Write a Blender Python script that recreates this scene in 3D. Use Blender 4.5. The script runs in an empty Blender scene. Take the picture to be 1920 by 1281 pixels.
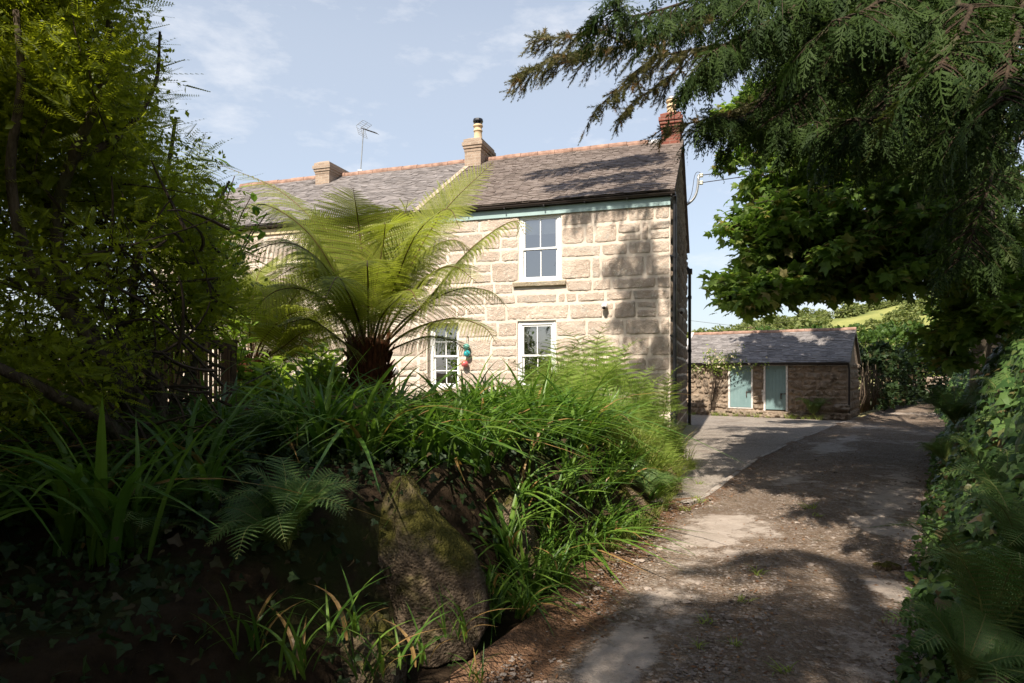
import bpy, math, random
import numpy as np
from mathutils import Vector, Matrix, noise
random.seed(11)
rng = np.random.default_rng(11)
SC = bpy.context.scene
COL = SC.collection
F = 1200.0
AZD, ELD = 202.0, 47.0
EYE = 1.6
def P(px, py, Y):
    return Vector(((px-960)/F*Y, Y, EYE+(695-py)/F*Y))
def sm(t):
    t = np.clip(t, 0, 1); return t*t*(3-2*t)
# ------------------------------------------------------------------ scene bookkeeping
def tag(o, label=None, cat=None, group=None, kind=None):
    if label: o['label'] = label
    if cat: o['category'] = cat
    if group: o['group'] = group
    if kind: o['kind'] = kind
    return o
def empty(name, loc, rz=0.0):
    o = bpy.data.objects.new(name, None); COL.objects.link(o)
    o.location = loc; o.rotation_euler = (0, 0, rz); o.empty_display_size = .2
    return o
def copy_tree(o, parent=None):
    c = o.copy(); COL.objects.link(c)
    if parent is not None: c.parent = parent
    for ch in list(o.children): copy_tree(ch, c)
    return c
def link_mesh(name, me, mat, parent=None):
    if mat is not None:
        for m in (mat if isinstance(mat, (list, tuple)) else [mat]): me.materials.append(m)
    o = bpy.data.objects.new(name, me); COL.objects.link(o)
    if parent is not None: o.parent = parent
    return o
# ------------------------------------------------------------------ numpy mesh building
class NM:
    """collects pieces of geometry, then links them as ONE mesh object"""
    def __init__(s): s.V=[]; s.L=[]; s.S=[]; s.T=[]; s.M=[]; s.n=0
    def add(s, V, loops, sizes, tint=0.5, mi=0):
        V=np.asarray(V,dtype=np.float32).reshape(-1,3); loops=np.asarray(loops,dtype=np.int64); sizes=np.asarray(sizes,dtype=np.int64)
        s.V.append(V); s.L.append(loops+s.n); s.S.append(sizes); s.n+=len(V)
        t=np.asarray(tint,dtype=np.float32)
        s.T.append(np.full(len(sizes),float(t),dtype=np.float32) if t.ndim==0 else t)
        s.M.append(np.full(len(sizes),mi,dtype=np.int32))
        return s
    def faces(s, verts, faces, tint=.5, mi=0):
        return s.add(verts,[i for f in faces for i in f],[len(f) for f in faces],tint,mi)
    def box(s, c, d, tint=.5, mi=0, R=None):
        x,y,z=[q/2 for q in d]
        v=np.array([(-x,-y,-z),(x,-y,-z),(x,y,-z),(-x,y,-z),(-x,-y,z),(x,-y,z),(x,y,z),(-x,y,z)],dtype=float)
        if R is not None: v=v@np.array(R).T
        v=v+np.array(c)
        return s.faces(v,[(0,3,2,1),(4,5,6,7),(0,1,5,4),(1,2,6,5),(2,3,7,6),(3,0,4,7)],tint,mi)
    def bb(s, x0,x1,y0,y1,z0,z1, tint=.5, mi=0):
        return s.box(((x0+x1)/2,(y0+y1)/2,(z0+z1)/2),(abs(x1-x0),abs(y1-y0),abs(z1-z0)),tint,mi)
    def tube(s, pts, rad, n=8, tint=.5, mi=0, cap=True, wob=0):
        pts=[np.array(p,dtype=float) for p in pts]; m=len(pts)
        if not hasattr(rad,'__len__'): rad=[rad]*m
        V=[]; prev=None
        for i,p in enumerate(pts):
            t=pts[min(i+1,m-1)]-pts[max(i-1,0)]; t=t/(np.linalg.norm(t)+1e-9)
            if prev is None:
                a=np.array((0,0,1.)) if abs(t[2])<.9 else np.array((1.,0,0)); u=np.cross(t,a)
            else: u=prev-t*np.dot(prev,t)
            u/=np.linalg.norm(u)+1e-9; prev=u; w=np.cross(t,u)
            for k in range(n):
                a=2*math.pi*k/n; r=rad[i]*(1+(random.uniform(-wob,wob) if wob else 0))
                V.append(p+r*(u*math.cos(a)+w*math.sin(a)))
        f=[]
        for i in range(m-1):
            for k in range(n):
                f.append((i*n+k,i*n+(k+1)%n,(i+1)*n+(k+1)%n,(i+1)*n+k))
        if cap: f.append(tuple(range(n-1,-1,-1))); f.append(tuple((m-1)*n+k for k in range(n)))
        return s.faces(V,f,tint,mi)
    def lathe(s, prof, c=(0,0,0), n=20, tint=.5, mi=0):
        V=[]; m=len(prof)
        for r,z in prof:
            for k in range(n):
                a=2*math.pi*k/n; V.append((c[0]+r*math.cos(a),c[1]+r*math.sin(a),c[2]+z))
        f=[]
        for i in range(m-1):
            for k in range(n): f.append((i*n+k,i*n+(k+1)%n,(i+1)*n+(k+1)%n,(i+1)*n+k))
        f.append(tuple(range(n-1,-1,-1))); f.append(tuple((m-1)*n+k for k in range(n)))
        return s.faces(V,f,tint,mi)
    def grid(s, G, tint=.5, mi=0):
        """G: (a,b,3) array of points -> quads"""
        G=np.asarray(G,dtype=float); a,b=G.shape[:2]
        i,j=np.meshgrid(np.arange(a-1),np.arange(b-1),indexing='ij')
        q=np.stack([i*b+j,(i+1)*b+j,(i+1)*b+j+1,i*b+j+1],-1).reshape(-1,4)
        return s.add(G.reshape(-1,3),q.ravel(),np.full(len(q),4),tint,mi)
    def scatter(s, tv, tf, pos, R, scale, tint, mi=0):
        """one copy of the template per row of pos, joined in this mesh"""
        pos=np.asarray(pos,dtype=np.float32); N=len(pos)
        if N==0: return s
        tv=np.asarray(tv,dtype=np.float32); K=len(tv)
        scale=np.asarray(scale,dtype=np.float32)
        if scale.ndim==1: scale=scale[:,None]
        sv=tv[None]*scale[:,None,:] if scale.shape[1]==3 else tv[None]*scale[:,None,:]
        V=pos[:,None,:]+np.einsum('nij,nkj->nki',np.asarray(R,dtype=np.float32),sv)
        tl=np.array([i for f in tf for i in f],dtype=np.int64); ts=np.array([len(f) for f in tf],dtype=np.int64)
        L=(np.arange(N,dtype=np.int64)[:,None]*K+tl[None]).ravel()
        return s.add(V.reshape(-1,3),L,np.tile(ts,N),np.repeat(np.asarray(tint,dtype=np.float32),len(ts)),mi)
    def mesh(s, name, smooth=False):
        V=np.concatenate(s.V); L=np.concatenate(s.L); S=np.concatenate(s.S); T=np.concatenate(s.T); M=np.concatenate(s.M)
        me=bpy.data.meshes.new(name)
        me.vertices.add(len(V)); me.vertices.foreach_set('co',V.astype(np.float32).ravel())
        me.loops.add(len(L)); me.loops.foreach_set('vertex_index',L.astype(np.int32))
        me.polygons.add(len(S)); st=np.concatenate([[0],np.cumsum(S)[:-1]]).astype(np.int32)
        me.polygons.foreach_set('loop_start',st)
        me.polygons.foreach_set('material_index',M)
        me.polygons.foreach_set('use_smooth',np.full(len(S),bool(smooth)))
        me.update(calc_edges=True)
        at=me.attributes.new('tint','FLOAT','FACE'); at.data.foreach_set('value',T.astype(np.float32))
        return me
    def build(s, name, mat, parent=None, smooth=False):
        return link_mesh(name, s.mesh(name,smooth), mat, parent)
def nrmz(a): return a/(np.linalg.norm(a,axis=-1,keepdims=True)+1e-9)
def frames(y, z):
    y=nrmz(np.asarray(y,dtype=float)); z=np.asarray(z,dtype=float); z=nrmz(z-(z*y).sum(-1,keepdims=True)*y); x=np.cross(y,z)
    return np.stack([x,y,z],-1)
def rdir(n): return nrmz(rng.normal(size=(n,3)))
def bez(pts, n):
    pts=np.array([tuple(p) for p in pts],dtype=float); t=np.linspace(0,1,n)[:,None]; m=len(pts)-1
    return sum(math.comb(m,i)*(1-t)**(m-i)*t**i*pts[i] for i in range(m+1))
def spline(pts, n):
    """smooth curve through the points (Catmull-Rom)"""
    p=np.array([tuple(q) for q in pts],dtype=float)
    p=np.vstack([2*p[0]-p[1],p,2*p[-1]-p[-2]]); m=len(p)-3; out=[]
    for t in np.linspace(0,m-1e-6,n):
        i=int(t); u=t-i; a,b,c,d=p[i:i+4]
        out.append(.5*((2*b)+(c-a)*u+(2*a-5*b+4*c-d)*u*u+(3*b-a-3*c+d)*u**3))
    return np.array(out)
def nz(x,y,z=0,oct=3):
    return noise.fractal(Vector((x,y,z)),1.0,2.0,oct)
# ------------------------------------------------------------------ materials
class N:
    def __init__(s,name):
        s.m=bpy.data.materials.new(name); s.m.use_nodes=True; s.t=s.m.node_tree; s.t.nodes.clear()
        s.out=s.t.nodes.new('ShaderNodeOutputMaterial')
    def new(s,typ,ins=None,**kw):
        n=s.t.nodes.new('ShaderNode'+typ)
        for k,v in kw.items(): setattr(n,k,v)
        for k,v in (ins or {}).items(): s.set(n,k,v)
        return n
    def set(s,n,k,v):
        i=n.inputs[k]
        if isinstance(v,bpy.types.NodeSocket): s.t.links.new(v,i)
        elif isinstance(v,tuple) and len(v)==3 and i.type=='RGBA': i.default_value=(*v,1)
        else: i.default_value=v
    def pos(s): return s.new('NewGeometry').outputs['Position']
    def obj(s): return s.new('TexCoord').outputs['Object']
    def noise(s,scale,co=None,detail=4,rough=.6,dist=0.):
        return s.new('TexNoise',{'Vector':co if co is not None else s.pos(),'Scale':scale,'Detail':detail,'Roughness':rough,'Distortion':dist}).outputs['Fac']
    def voro(s,scale,co=None,feature='F1',out='Distance',rnd=1.):
        return s.new('TexVoronoi',{'Vector':co if co is not None else s.pos(),'Scale':scale,'Randomness':rnd},feature=feature).outputs[out]
    def rng(s,x,a,b,c=0.,d=1.):
        return s.new('MapRange',{'Value':x,'From Min':a,'From Max':b,'To Min':c,'To Max':d}).outputs['Result']
    def mix(s,f,a,b,blend='MIX'):
        n=s.new('Mix',data_type='RGBA',blend_type=blend); s.set(n,0,f); s.set(n,6,a if not isinstance(a,tuple) else (*a,1)); s.set(n,7,b if not isinstance(b,tuple) else (*b,1)); return n.outputs[2]
    def math(s,op,a,b=0.):
        return s.new('Math',{0:a,1:b},operation=op).outputs[0]
    def attr(s,name): return s.new('Attribute',attribute_name=name).outputs['Fac']
    def bump(s,h,strength=.5,dist=.01):
        return s.new('Bump',{'Height':h,'Strength':strength,'Distance':dist}).outputs['Normal']
    def bsdf(s,col,rough=.6,spec=.3,normal=None,metal=0.):
        d={'Base Color':col,'Roughness':rough,'Specular IOR Level':spec,'Metallic':metal}
        if normal is not None: d['Normal']=normal
        return s.new('BsdfPrincipled',d).outputs[0]
    def end(s,sh): s.t.links.new(sh,s.out.inputs['Surface']); return s.m
def leaf_mat(name,c1,c2,c3=None,trans=.4,rough=.42,spec=.35,tcol=None):
    """thin leaf: colour varies from leaf to leaf (tint) and lets light through"""
    a=N(name); t=a.attr('tint')
    col=a.mix(a.rng(t,0,.85),c1,c2)
    if c3 is not None: col=a.mix(a.rng(t,.86,.96),col,c3)
    p=a.bsdf(col,rough,spec)
    tc=a.mix(.6,col,tcol) if tcol else col
    tr=a.new('BsdfTranslucent',{'Color':a.mix(1.,tc,(1.7,1.75,1.0),'MULTIPLY')}).outputs[0]
    return a.end(a.new('MixShader',{0:trans,1:p,2:tr}).outputs[0])
def plain(name,col,rough=.5,spec=.3,var=.25,scale=6.,bump=0.,metal=0.):
    a=N(name); n=a.noise(scale,a.obj())
    c=a.mix(a.rng(n,.3,.7),tuple(x*(1-var) for x in col),tuple(min(1,x*(1+var)) for x in col))
    nb=a.bump(a.noise(scale*6,a.obj()),.4,bump) if bump else None
    return a.end(a.bsdf(c,rough,spec,nb,metal))
def m_granite(name,c1,c2,dark,lichen):
    a=N(name); co=a.obj(); t=a.attr('tint')
    base=a.mix(t,c1,c2)
    base=a.mix(a.rng(a.noise(2.3,co,3),.35,.68),base,dark)
    sp=a.voro(75,co); base=a.mix(a.rng(sp,.08,.42,.5,0.),base,tuple(x*.42 for x in dark))
    base=a.mix(a.math('MULTIPLY',a.rng(a.voro(41,co,out='Color'),.75,.95),.6),base,tuple(min(.8,x*1.45) for x in c1))
    base=a.mix(a.math('MULTIPLY',a.rng(a.noise(5.,co,5),.54,.68),.6),base,lichen)
    h=a.math('ADD',a.math('MULTIPLY',a.noise(28,co,6,.7),1.),a.math('MULTIPLY',sp,.5))
    return a.end(a.bsdf(base,.92,.12,a.bump(h,.9,.032)))
M={}
M['granite']=m_granite('granite',(.72,.58,.465),(.53,.43,.35),(.50,.39,.305),(.42,.39,.34))
M['granite_lichen']=m_granite('lichened_granite',(.40,.32,.25),(.33,.28,.23),(.22,.19,.15),(.20,.20,.18))
M['rubble']=m_granite('rubble',(.42,.32,.235),(.31,.245,.185),(.22,.165,.12),(.27,.24,.19))
def m_mortar():
    a=N('mortar'); co=a.obj(); n=a.noise(7,co,5)
    c=a.mix(a.rng(n,.3,.7),(.56,.475,.385),(.68,.585,.485)); c=a.mix(a.rng(a.noise(1.1,co,4),.5,.75,0,.5),c,(.44,.36,.285))
    return a.end(a.bsdf(c,.95,.1,a.bump(a.noise(45,co,6,.7),.8,.012)))
M['mortar']=m_mortar()
def m_earthwall():
    a=N('earth_mortar'); co=a.obj(); n=a.noise(6,co,5)
    c=a.mix(a.rng(n,.3,.7),(.24,.175,.125),(.36,.275,.20))
    return a.end(a.bsdf(c,.95,.1,a.bump(a.noise(25,co,6,.7),1.,.03)))
M['earth_mortar']=m_earthwall()
def m_slate(name,c1,c2,c3):
    a=N(name); co=a.obj(); t=a.attr('tint'); c=a.mix(t,c1,c2)
    c=a.mix(a.math('MULTIPLY',a.rng(a.noise(3.,co,5,.7),.5,.68),.8),c,c3)
    c=a.mix(a.math('MULTIPLY',a.rng(a.voro(30,co),.0,.22,1,0),.5),c,(.42,.38,.32))
    return a.end(a.bsdf(c,.62,.3,a.bump(a.noise(40,co,5),.5,.006)))
M['slate_brown']=m_slate('mossy_slate',(.135,.103,.086),(.205,.165,.14),(.10,.078,.062))
M['slate_grey']=m_slate('grey_slate',(.165,.145,.135),(.245,.215,.20),(.14,.12,.11))
M['slate_dark']=m_slate('weathered_slate',(.15,.135,.128),(.25,.225,.212),(.11,.095,.085))
M['terracotta']=plain('terracotta',(.28,.17,.125),.85,.2,.45,5,.004)
M['pot']=plain('clay_pot',(.56,.41,.25),.7,.25,.25,9,.003)
M['redbrick']=plain('red_brick',(.21,.075,.055),.85,.15,.4,9,.006)
M['render']=plain('weathered_render',(.34,.27,.21),.92,.1,.35,5,.008)
M['lead']=plain('lead_flashing',(.45,.43,.42),.5,.4,.3,5)
M['black']=plain('black_metal',(.012,.012,.014),.3,.5,.3,5)
M['cast']=plain('cast_plastic',(.028,.02,.017),.4,.4,.3,5)
M['white']=plain('white_paint',(.80,.79,.76),.42,.4,.04,3)
M['oldwhite']=plain('flaking_white_paint',(.62,.58,.54),.7,.25,.25,14)
M['bluepaint']=plain('duck_egg_paint',(.30,.40,.385),.5,.35,.10,3)
M['cream']=plain('cream_paint',(.55,.45,.28),.6,.3,.15,3)
def m_door():
    a=N('teal_door_paint'); co=a.obj()
    c=a.mix(a.rng(a.noise(3,co),.3,.7),(.15,.23,.23),(.19,.275,.27))
    c=a.mix(a.math('MULTIPLY',a.rng(a.noise(16,co,6,.75),.62,.72),.7),c,(.33,.36,.32))
    return a.end(a.bsdf(c,.5,.3,a.bump(a.noise(18,co),.2,.004)))
M['door']=m_door()
M['iron']=plain('rusty_iron',(.09,.07,.06),.6,.4,.4,20,.002,.5)
M['steel']=plain('galvanised_steel',(.42,.42,.41),.4,.5,.15,8,0,.8)
M['porcelain']=plain('stained_porcelain',(.62,.6,.5),.3,.5,.25,14)
M['blind']=plain('roller_blind',(.72,.7,.66),.8,.2,.08,4)
M['sill']=m_granite('sill_stone',(.48,.4,.3),(.42,.35,.26),(.34,.27,.18),(.3,.28,.2))
def m_glass():
    a=N('window_glass'); fr=a.new('Fresnel',{'IOR':1.5}).outputs[0]
    f=a.math('MINIMUM',a.math('ADD',a.math('MULTIPLY',fr,2.2),.2),1.)
    g=a.new('BsdfGlossy',{'Color':(.95,.97,1.),'Roughness':.004,'Normal':a.bump(a.noise(1.3,a.obj(),2),.08,.01)}).outputs[0]
    t=a.new('BsdfTransparent',{'Color':(.82,.85,.84)}).outputs[0]
    return a.end(a.new('MixShader',{0:f,1:t,2:g}).outputs[0])
M['glass']=m_glass()
M['room']=plain('room_plaster',(.3,.26,.21),.9,.1,.1,2)
def m_bark(name,c1,c2,sc=9):
    a=N(name); co=a.obj(); st=a.new('Mapping',{'Vector':co,'Scale':(1,1,.18)}).outputs[0]
    n=a.noise(sc*3,st,5,.7); c=a.mix(a.rng(n,.35,.65),c1,c2); c=a.mix(a.rng(a.noise(2.,co,3),.52,.66,0,.6),c,(.10,.11,.05))
    return a.end(a.bsdf(c,.92,.12,a.bump(n,1.,.03)))
M['bark']=m_bark('bark',(.05,.036,.026),(.15,.11,.08))
M['bark_red']=m_bark('red_brown_bark',(.028,.019,.013),(.075,.05,.032))
M['bark_pale']=m_bark('pale_bark',(.18,.14,.10),(.36,.29,.21),6)
M['twig']=plain('twig_bark',(.06,.043,.03),.85,.15,.35,20)
M['fibre']=m_bark('fern_trunk_fibre',(.035,.014,.008),(.17,.055,.025),14)
M['stipe']=plain('fern_stipe',(.10,.055,.022),.5,.3,.4,8)
M['stipe_green']=plain('green_stipe',(.17,.18,.05),.5,.3,.3,8)
M['wood']=None
def m_reed():
    a=N('willow_screening'); co=a.obj(); st=a.new('Mapping',{'Vector':co,'Scale':(1,1,.05)}).outputs[0]
    t=a.attr('tint'); c=a.mix(t,(.14,.075,.04),(.33,.21,.115)); c=a.mix(a.rng(a.noise(22,st,4),.4,.7),c,(.15,.08,.045))
    return a.end(a.bsdf(c,.8,.2,a.bump(a.noise(40,st),.6,.004)))
M['reed']=m_reed()
M['timber']=m_bark('old_timber',(.07,.045,.03),(.16,.105,.07),12)
def m_mossrock():
    a=N('mossy_granite'); co=a.obj(); n=a.noise(3,co,6,.65)
    c=a.mix(a.rng(n,.3,.7),(.12,.085,.055),(.30,.22,.15)); sp=a.voro(60,co)
    c=a.mix(a.rng(sp,.05,.4,.6,0),c,(.05,.037,.028))
    up=a.new('SeparateXYZ',{0:a.new('NewGeometry').outputs['Normal']}).outputs[2]
    mo=a.math('MULTIPLY',a.rng(a.math('ADD',a.math('MULTIPLY',up,.5),a.noise(4.5,co,6,.7)),.58,.84),.95)
    c=a.mix(mo,c,a.mix(a.noise(30,co),(.055,.058,.010),(.14,.12,.025)))
    return a.end(a.bsdf(c,.95,.1,a.bump(a.math('ADD',a.noise(14,co,7,.72),a.math('MULTIPLY',sp,.4)),1.,.06)))
M['mossrock']=m_mossrock()
def m_soil():
    a=N('soil'); n=a.noise(5,None,6,.7); c=a.mix(a.rng(n,.3,.7),(.026,.017,.010),(.078,.05,.03))
    c=a.mix(a.rng(a.noise(1.7,None,5),.5,.62,0,.8),c,(.045,.055,.014))
    return a.end(a.bsdf(c,.95,.1,a.bump(a.noise(22,None,7,.72),1.,.05)))
M['soil']=m_soil()
def m_grassland(name,c1,c2,c3,sc):
    a=N(name); c=a.mix(a.rng(a.noise(sc,None,6,.7),.3,.7),c1,c2); c=a.mix(a.rng(a.noise(sc*.23,None,4),.48,.6),c,c3)
    return a.end(a.bsdf(c,.95,.1,a.bump(a.noise(sc*8,None,5,.7),1.,.15)))
M['field']=m_grassland('dry_grass_field',(.32,.27,.13),(.40,.34,.18),(.27,.27,.10),.7)
M['hill']=m_grassland('rough_hillside',(.17,.19,.05),(.30,.29,.10),(.12,.145,.045),.12)
def m_lane():
    a=N('lane_surface'); pch=a.attr('patch'); lit=a.attr('litter')
    grit=a.voro(42,None,out='Color'); g2=a.voro(95,None,out='Color'); n=a.noise(2.4,None,6,.7)
    dirt=a.mix(a.rng(n,.3,.72),(.135,.09,.06),(.26,.19,.135))
    dirt=a.mix(a.rng(grit,.55,.95,0,.75),dirt,(.36,.31,.265)); dirt=a.mix(a.rng(g2,.6,.95,0,.55),dirt,(.11,.08,.06))
    dirt=a.mix(a.rng(a.noise(9,None,5,.7),.56,.68,0,.7),dirt,(.06,.045,.02))
    conc=a.mix(a.rng(a.noise(5,None,6,.7),.3,.7),(.29,.235,.19),(.42,.35,.295))
    conc=a.mix(a.rng(a.voro(120,None,out='Color'),.6,1,0,.35),conc,(.2,.17,.14))
    crack=a.rng(a.voro(2.3,a.new('Mapping',{'Vector':a.pos(),'Rotation':(0,0,.4)}).outputs[0],feature='DISTANCE_TO_EDGE'),.0,.012,1,0)
    conc=a.mix(a.math('MULTIPLY',crack,a.rng(a.noise(1.1,None,3),.52,.62,0,.5)),conc,(.09,.07,.05))
    k=a.rng(a.math('ADD',pch,a.math('MULTIPLY',a.math('SUBTRACT',a.noise(4.5,None,8,.75),.5),1.5)),.42,.62)
    c=a.mix(k,dirt,conc)
    lm=a.rng(a.math('ADD',lit,a.math('MULTIPLY',a.math('SUBTRACT',a.noise(4,None,7,.75),.5),1.3)),.42,.75)
    c=a.mix(a.math('MULTIPLY',lm,.85),c,a.mix(a.noise(30,None),(.13,.062,.03),(.23,.125,.068)))
    hh=a.math('ADD',a.math('MULTIPLY',a.voro(42,None),-.9),a.math('ADD',a.math('MULTIPLY',a.voro(95,None),-.5),a.noise(14,None,7,.7)))
    hh=a.math('MULTIPLY',hh,a.rng(k,0,1,1.,.3))
    return a.end(a.bsdf(c,.9,.15,a.bump(hh,1.,.022)))
M['lane']=m_lane()
def m_gravel(name,c1,c2):
    a=N(name); g=a.voro(48,None,out='Color'); c=a.mix(g,c1,c2); c=a.mix(a.rng(a.noise(1.5,None,5),.5,.7,0,.6),c,(.17,.13,.10))
    return a.end(a.bsdf(c,.9,.15,a.bump(a.math('MULTIPLY',a.voro(48),-1.),1.,.02)))
M['gravel']=m_gravel('pale_gravel',(.20,.165,.135),(.42,.36,.305))
M['concrete']=plain('edging_concrete',(.31,.265,.225),.9,.15,.3,7,.01)
M['pebble']=None
def m_pebble():
    a=N('pebble_stone'); t=a.attr('tint'); c=a.mix(t,(.12,.09,.07),(.33,.27,.225)); return a.end(a.bsdf(c,.85,.2))
M['pebble']=m_pebble()
# leaves
M['lf_treefern']=leaf_mat('tree_fern_leaf',(.15,.185,.03),(.29,.305,.058),(.25,.2,.06),.42,.45,.3,(.30,.33,.05))
M['lf_bracken']=leaf_mat('bracken_leaf',(.15,.24,.035),(.27,.36,.07),None,.4,.5,.25)
M['lf_ladyfern']=leaf_mat('lady_fern_leaf',(.06,.125,.035),(.115,.20,.055),None,.35,.5,.25)
M['lf_strap']=leaf_mat('montbretia_leaf',(.055,.125,.018),(.15,.24,.035),(.36,.2,.08),.36,.38,.4)
M['lf_grass']=leaf_mat('grass_leaf',(.15,.21,.035),(.29,.33,.08),(.42,.34,.15),.38,.5,.3)
M['lf_lonicera']=leaf_mat('small_shrub_leaf',(.045,.075,.012),(.18,.21,.024),None,.52,.42,.25,(.42,.44,.03))
M['lf_ginger']=leaf_mat('broad_garden_leaf',(.12,.20,.025),(.27,.36,.055),None,.42,.35,.4)
M['lf_shaded']=leaf_mat('shade_darkened_leaf',(.015,.03,.010),(.04,.065,.02),(.07,.05,.025),.2,.5,.18)  # leaf colour darkened to stand in for deep shade on bank and hedge
M['lf_laurel']=leaf_mat('laurel_leaf',(.06,.12,.022),(.15,.23,.04),None,.38,.3,.5)
M['lf_sycamore']=leaf_mat('sycamore_leaf',(.085,.15,.03),(.175,.25,.05),(.22,.19,.08),.48,.45,.25)
M['lf_conifer']=leaf_mat('cypress_leaf',(.018,.035,.008),(.046,.074,.017),(.08,.06,.025),.25,.6,.12)
M['lf_needle']=leaf_mat('needle_leaf',(.075,.08,.035),(.18,.16,.075),(.24,.15,.075),.25,.55,.25)
M['lf_ivy']=leaf_mat('ivy_leaf',(.04,.085,.022),(.105,.17,.045),(.14,.10,.045),.22,.45,.22)
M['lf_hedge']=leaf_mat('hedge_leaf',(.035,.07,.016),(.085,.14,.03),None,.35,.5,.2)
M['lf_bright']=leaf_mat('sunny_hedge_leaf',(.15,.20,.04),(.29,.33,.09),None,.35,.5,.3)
M['lf_hill']=leaf_mat('hill_bush_leaf',(.09,.12,.035),(.20,.22,.075),None,.3,.6,.2)
M['lf_rose']=leaf_mat('rose_leaf',(.10,.15,.03),(.22,.27,.055),None,.35,.45,.3)
M['petal']=leaf_mat('pale_rose_petal',(.72,.58,.47),(.80,.72,.6),None,.3,.6,.2)
M['lf_dead']=leaf_mat('dead_leaf',(.12,.055,.028),(.26,.145,.075),None,.15,.7,.2)
# ================================================================== COTTAGES
def stone_rects(x0,x1,courses,openings,wmin,wmax,seed,extra=()):
    """irregular courses of blocks round the openings (x0,x1,z0,z1)"""
    r=random.Random(seed); out=[]
    for a,b in zip(courses[:-1],courses[1:]):
        iv=[(x0,x1)]
        for o in list(openings)+list(extra):
            if o[2]<b-.02 and o[3]>a+.02:
                nv=[]
                for p,q in iv:
                    if o[1]<=p or o[0]>=q: nv.append((p,q)); continue
                    if o[0]-p>.06: nv.append((p,o[0]))
                    if q-o[1]>.06: nv.append((o[1],q))
                iv=nv
        h=b-a
        for p,q in iv:
            x=p
            while x<q-1e-6:
                w=r.uniform(wmin,wmax)
                if r.random()<.15: w=r.uniform(.16,.28)
                if q-(x+w)<.16: w=q-x
                k=r.random()
                if h>.27 and k<.32 and w<.7:
                    s=r.uniform(.38,.62); out.append((x,x+w,a,a+h*s)); out.append((x,x+w,a+h*s,b))
                elif h>.3 and k<.29 and w<.32:
                    for i in range(3): out.append((x,x+w,a+h*i/3,a+h*(i+1)/3))
                else: out.append((x,x+w,a,b))
                x+=w
    return out
def add_stones(nm,rects,mapfn,gap=.02,bulge=.03,rough=.012,res=.03,mi=1,seed=0,wonky=.02):
    r=random.Random(seed)
    for (x0,x1,z0,z1) in rects:
        g=gap*r.uniform(.6,1.5)
        x0+=g; x1-=g; z0+=g; z1-=g
        w,h=x1-x0,z1-z0
        if w<.05 or h<.04: continue
        nx=max(6,int(w/res)); nzz=max(6,int(h/res)); ox,oz=r.uniform(0,99),r.uniform(0,99)
        skew=[r.uniform(-wonky,wonky) for _ in range(4)]; bl=bulge*r.uniform(.6,1.3)
        G=np.zeros((nx+1,nzz+1,3)); pw=r.uniform(6,18)
        for i in range(nx+1):
            u=2*i/nx-1
            for j in range(nzz+1):
                v=2*j/nzz-1
                # squarish outline with rounded corners
                rr=(abs(u)**pw+abs(v)**pw)**(1/pw); m=max(abs(u),abs(v))+1e-9
                k=m/rr if rr>1e-6 else 1
                uu,vv=u*k,v*k
                ed=.012*nz(ox+uu*w*7,oz+vv*h*7,3.1,2)*m
                x=(x0+x1)/2+uu*w/2*(1+skew[0]*vv)+ed+skew[2]*vv*.3; z=(z0+z1)/2+vv*h/2*(1+skew[1]*uu)+ed+skew[3]*uu*.25
                e=min((1-abs(u))*w/2,(1-abs(v))*h/2)
                prof=1-(1-min(1,e/(.04 if bulge>.02 else .024)))**2
                y=-.016+(.016+bl)*prof+prof*rough*(nz(ox+x*9,oz+z*9,0,4)+.8*nz(ox+x*27,oz+z*27,5,2))
                G[i,j]=mapfn(x,y,z)
        nm.grid(G,r.random(),mi)
def wall_sheet(nm,x0,x1,z0,z1,ops,mapfn,depth,mi=0,res=.09,amp=.006):
    """mortar face with real openings and their reveals"""
    xs=sorted({x0,x1,*[o[0] for o in ops],*[o[1] for o in ops]}); zs=sorted({z0,z1,*[o[2] for o in ops],*[o[3] for o in ops]})
    for a,b in zip(xs[:-1],xs[1:]):
        for c,d in zip(zs[:-1],zs[1:]):
            if any(o[0]<=a+1e-6 and o[1]>=b-1e-6 and o[2]<=c+1e-6 and o[3]>=d-1e-6 for o in ops): continue
            na=max(1,int((b-a)/res)); nb=max(1,int((d-c)/res)); G=np.zeros((na+1,nb+1,3))
            for i in range(na+1):
                for j in range(nb+1):
                    x=a+(b-a)*i/na; z=c+(d-c)*j/nb; G[i,j]=mapfn(x,amp*nz(x*4,z*4,1,3) if 0<i<na and 0<j<nb else 0,z)
            nm.grid(G,.5,mi)
    for (a,b,c,d) in ops:
        for p,q in (((a,c),(b,c)),((b,c),(b,d)),((b,d),(a,d)),((a,d),(a,c))):
            nm.faces([mapfn(p[0],0,p[1]),mapfn(q[0],0,q[1]),mapfn(q[0],-depth,q[1]),mapfn(p[0],-depth,p[1])],[(0,1,2,3)],.5,mi)
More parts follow.
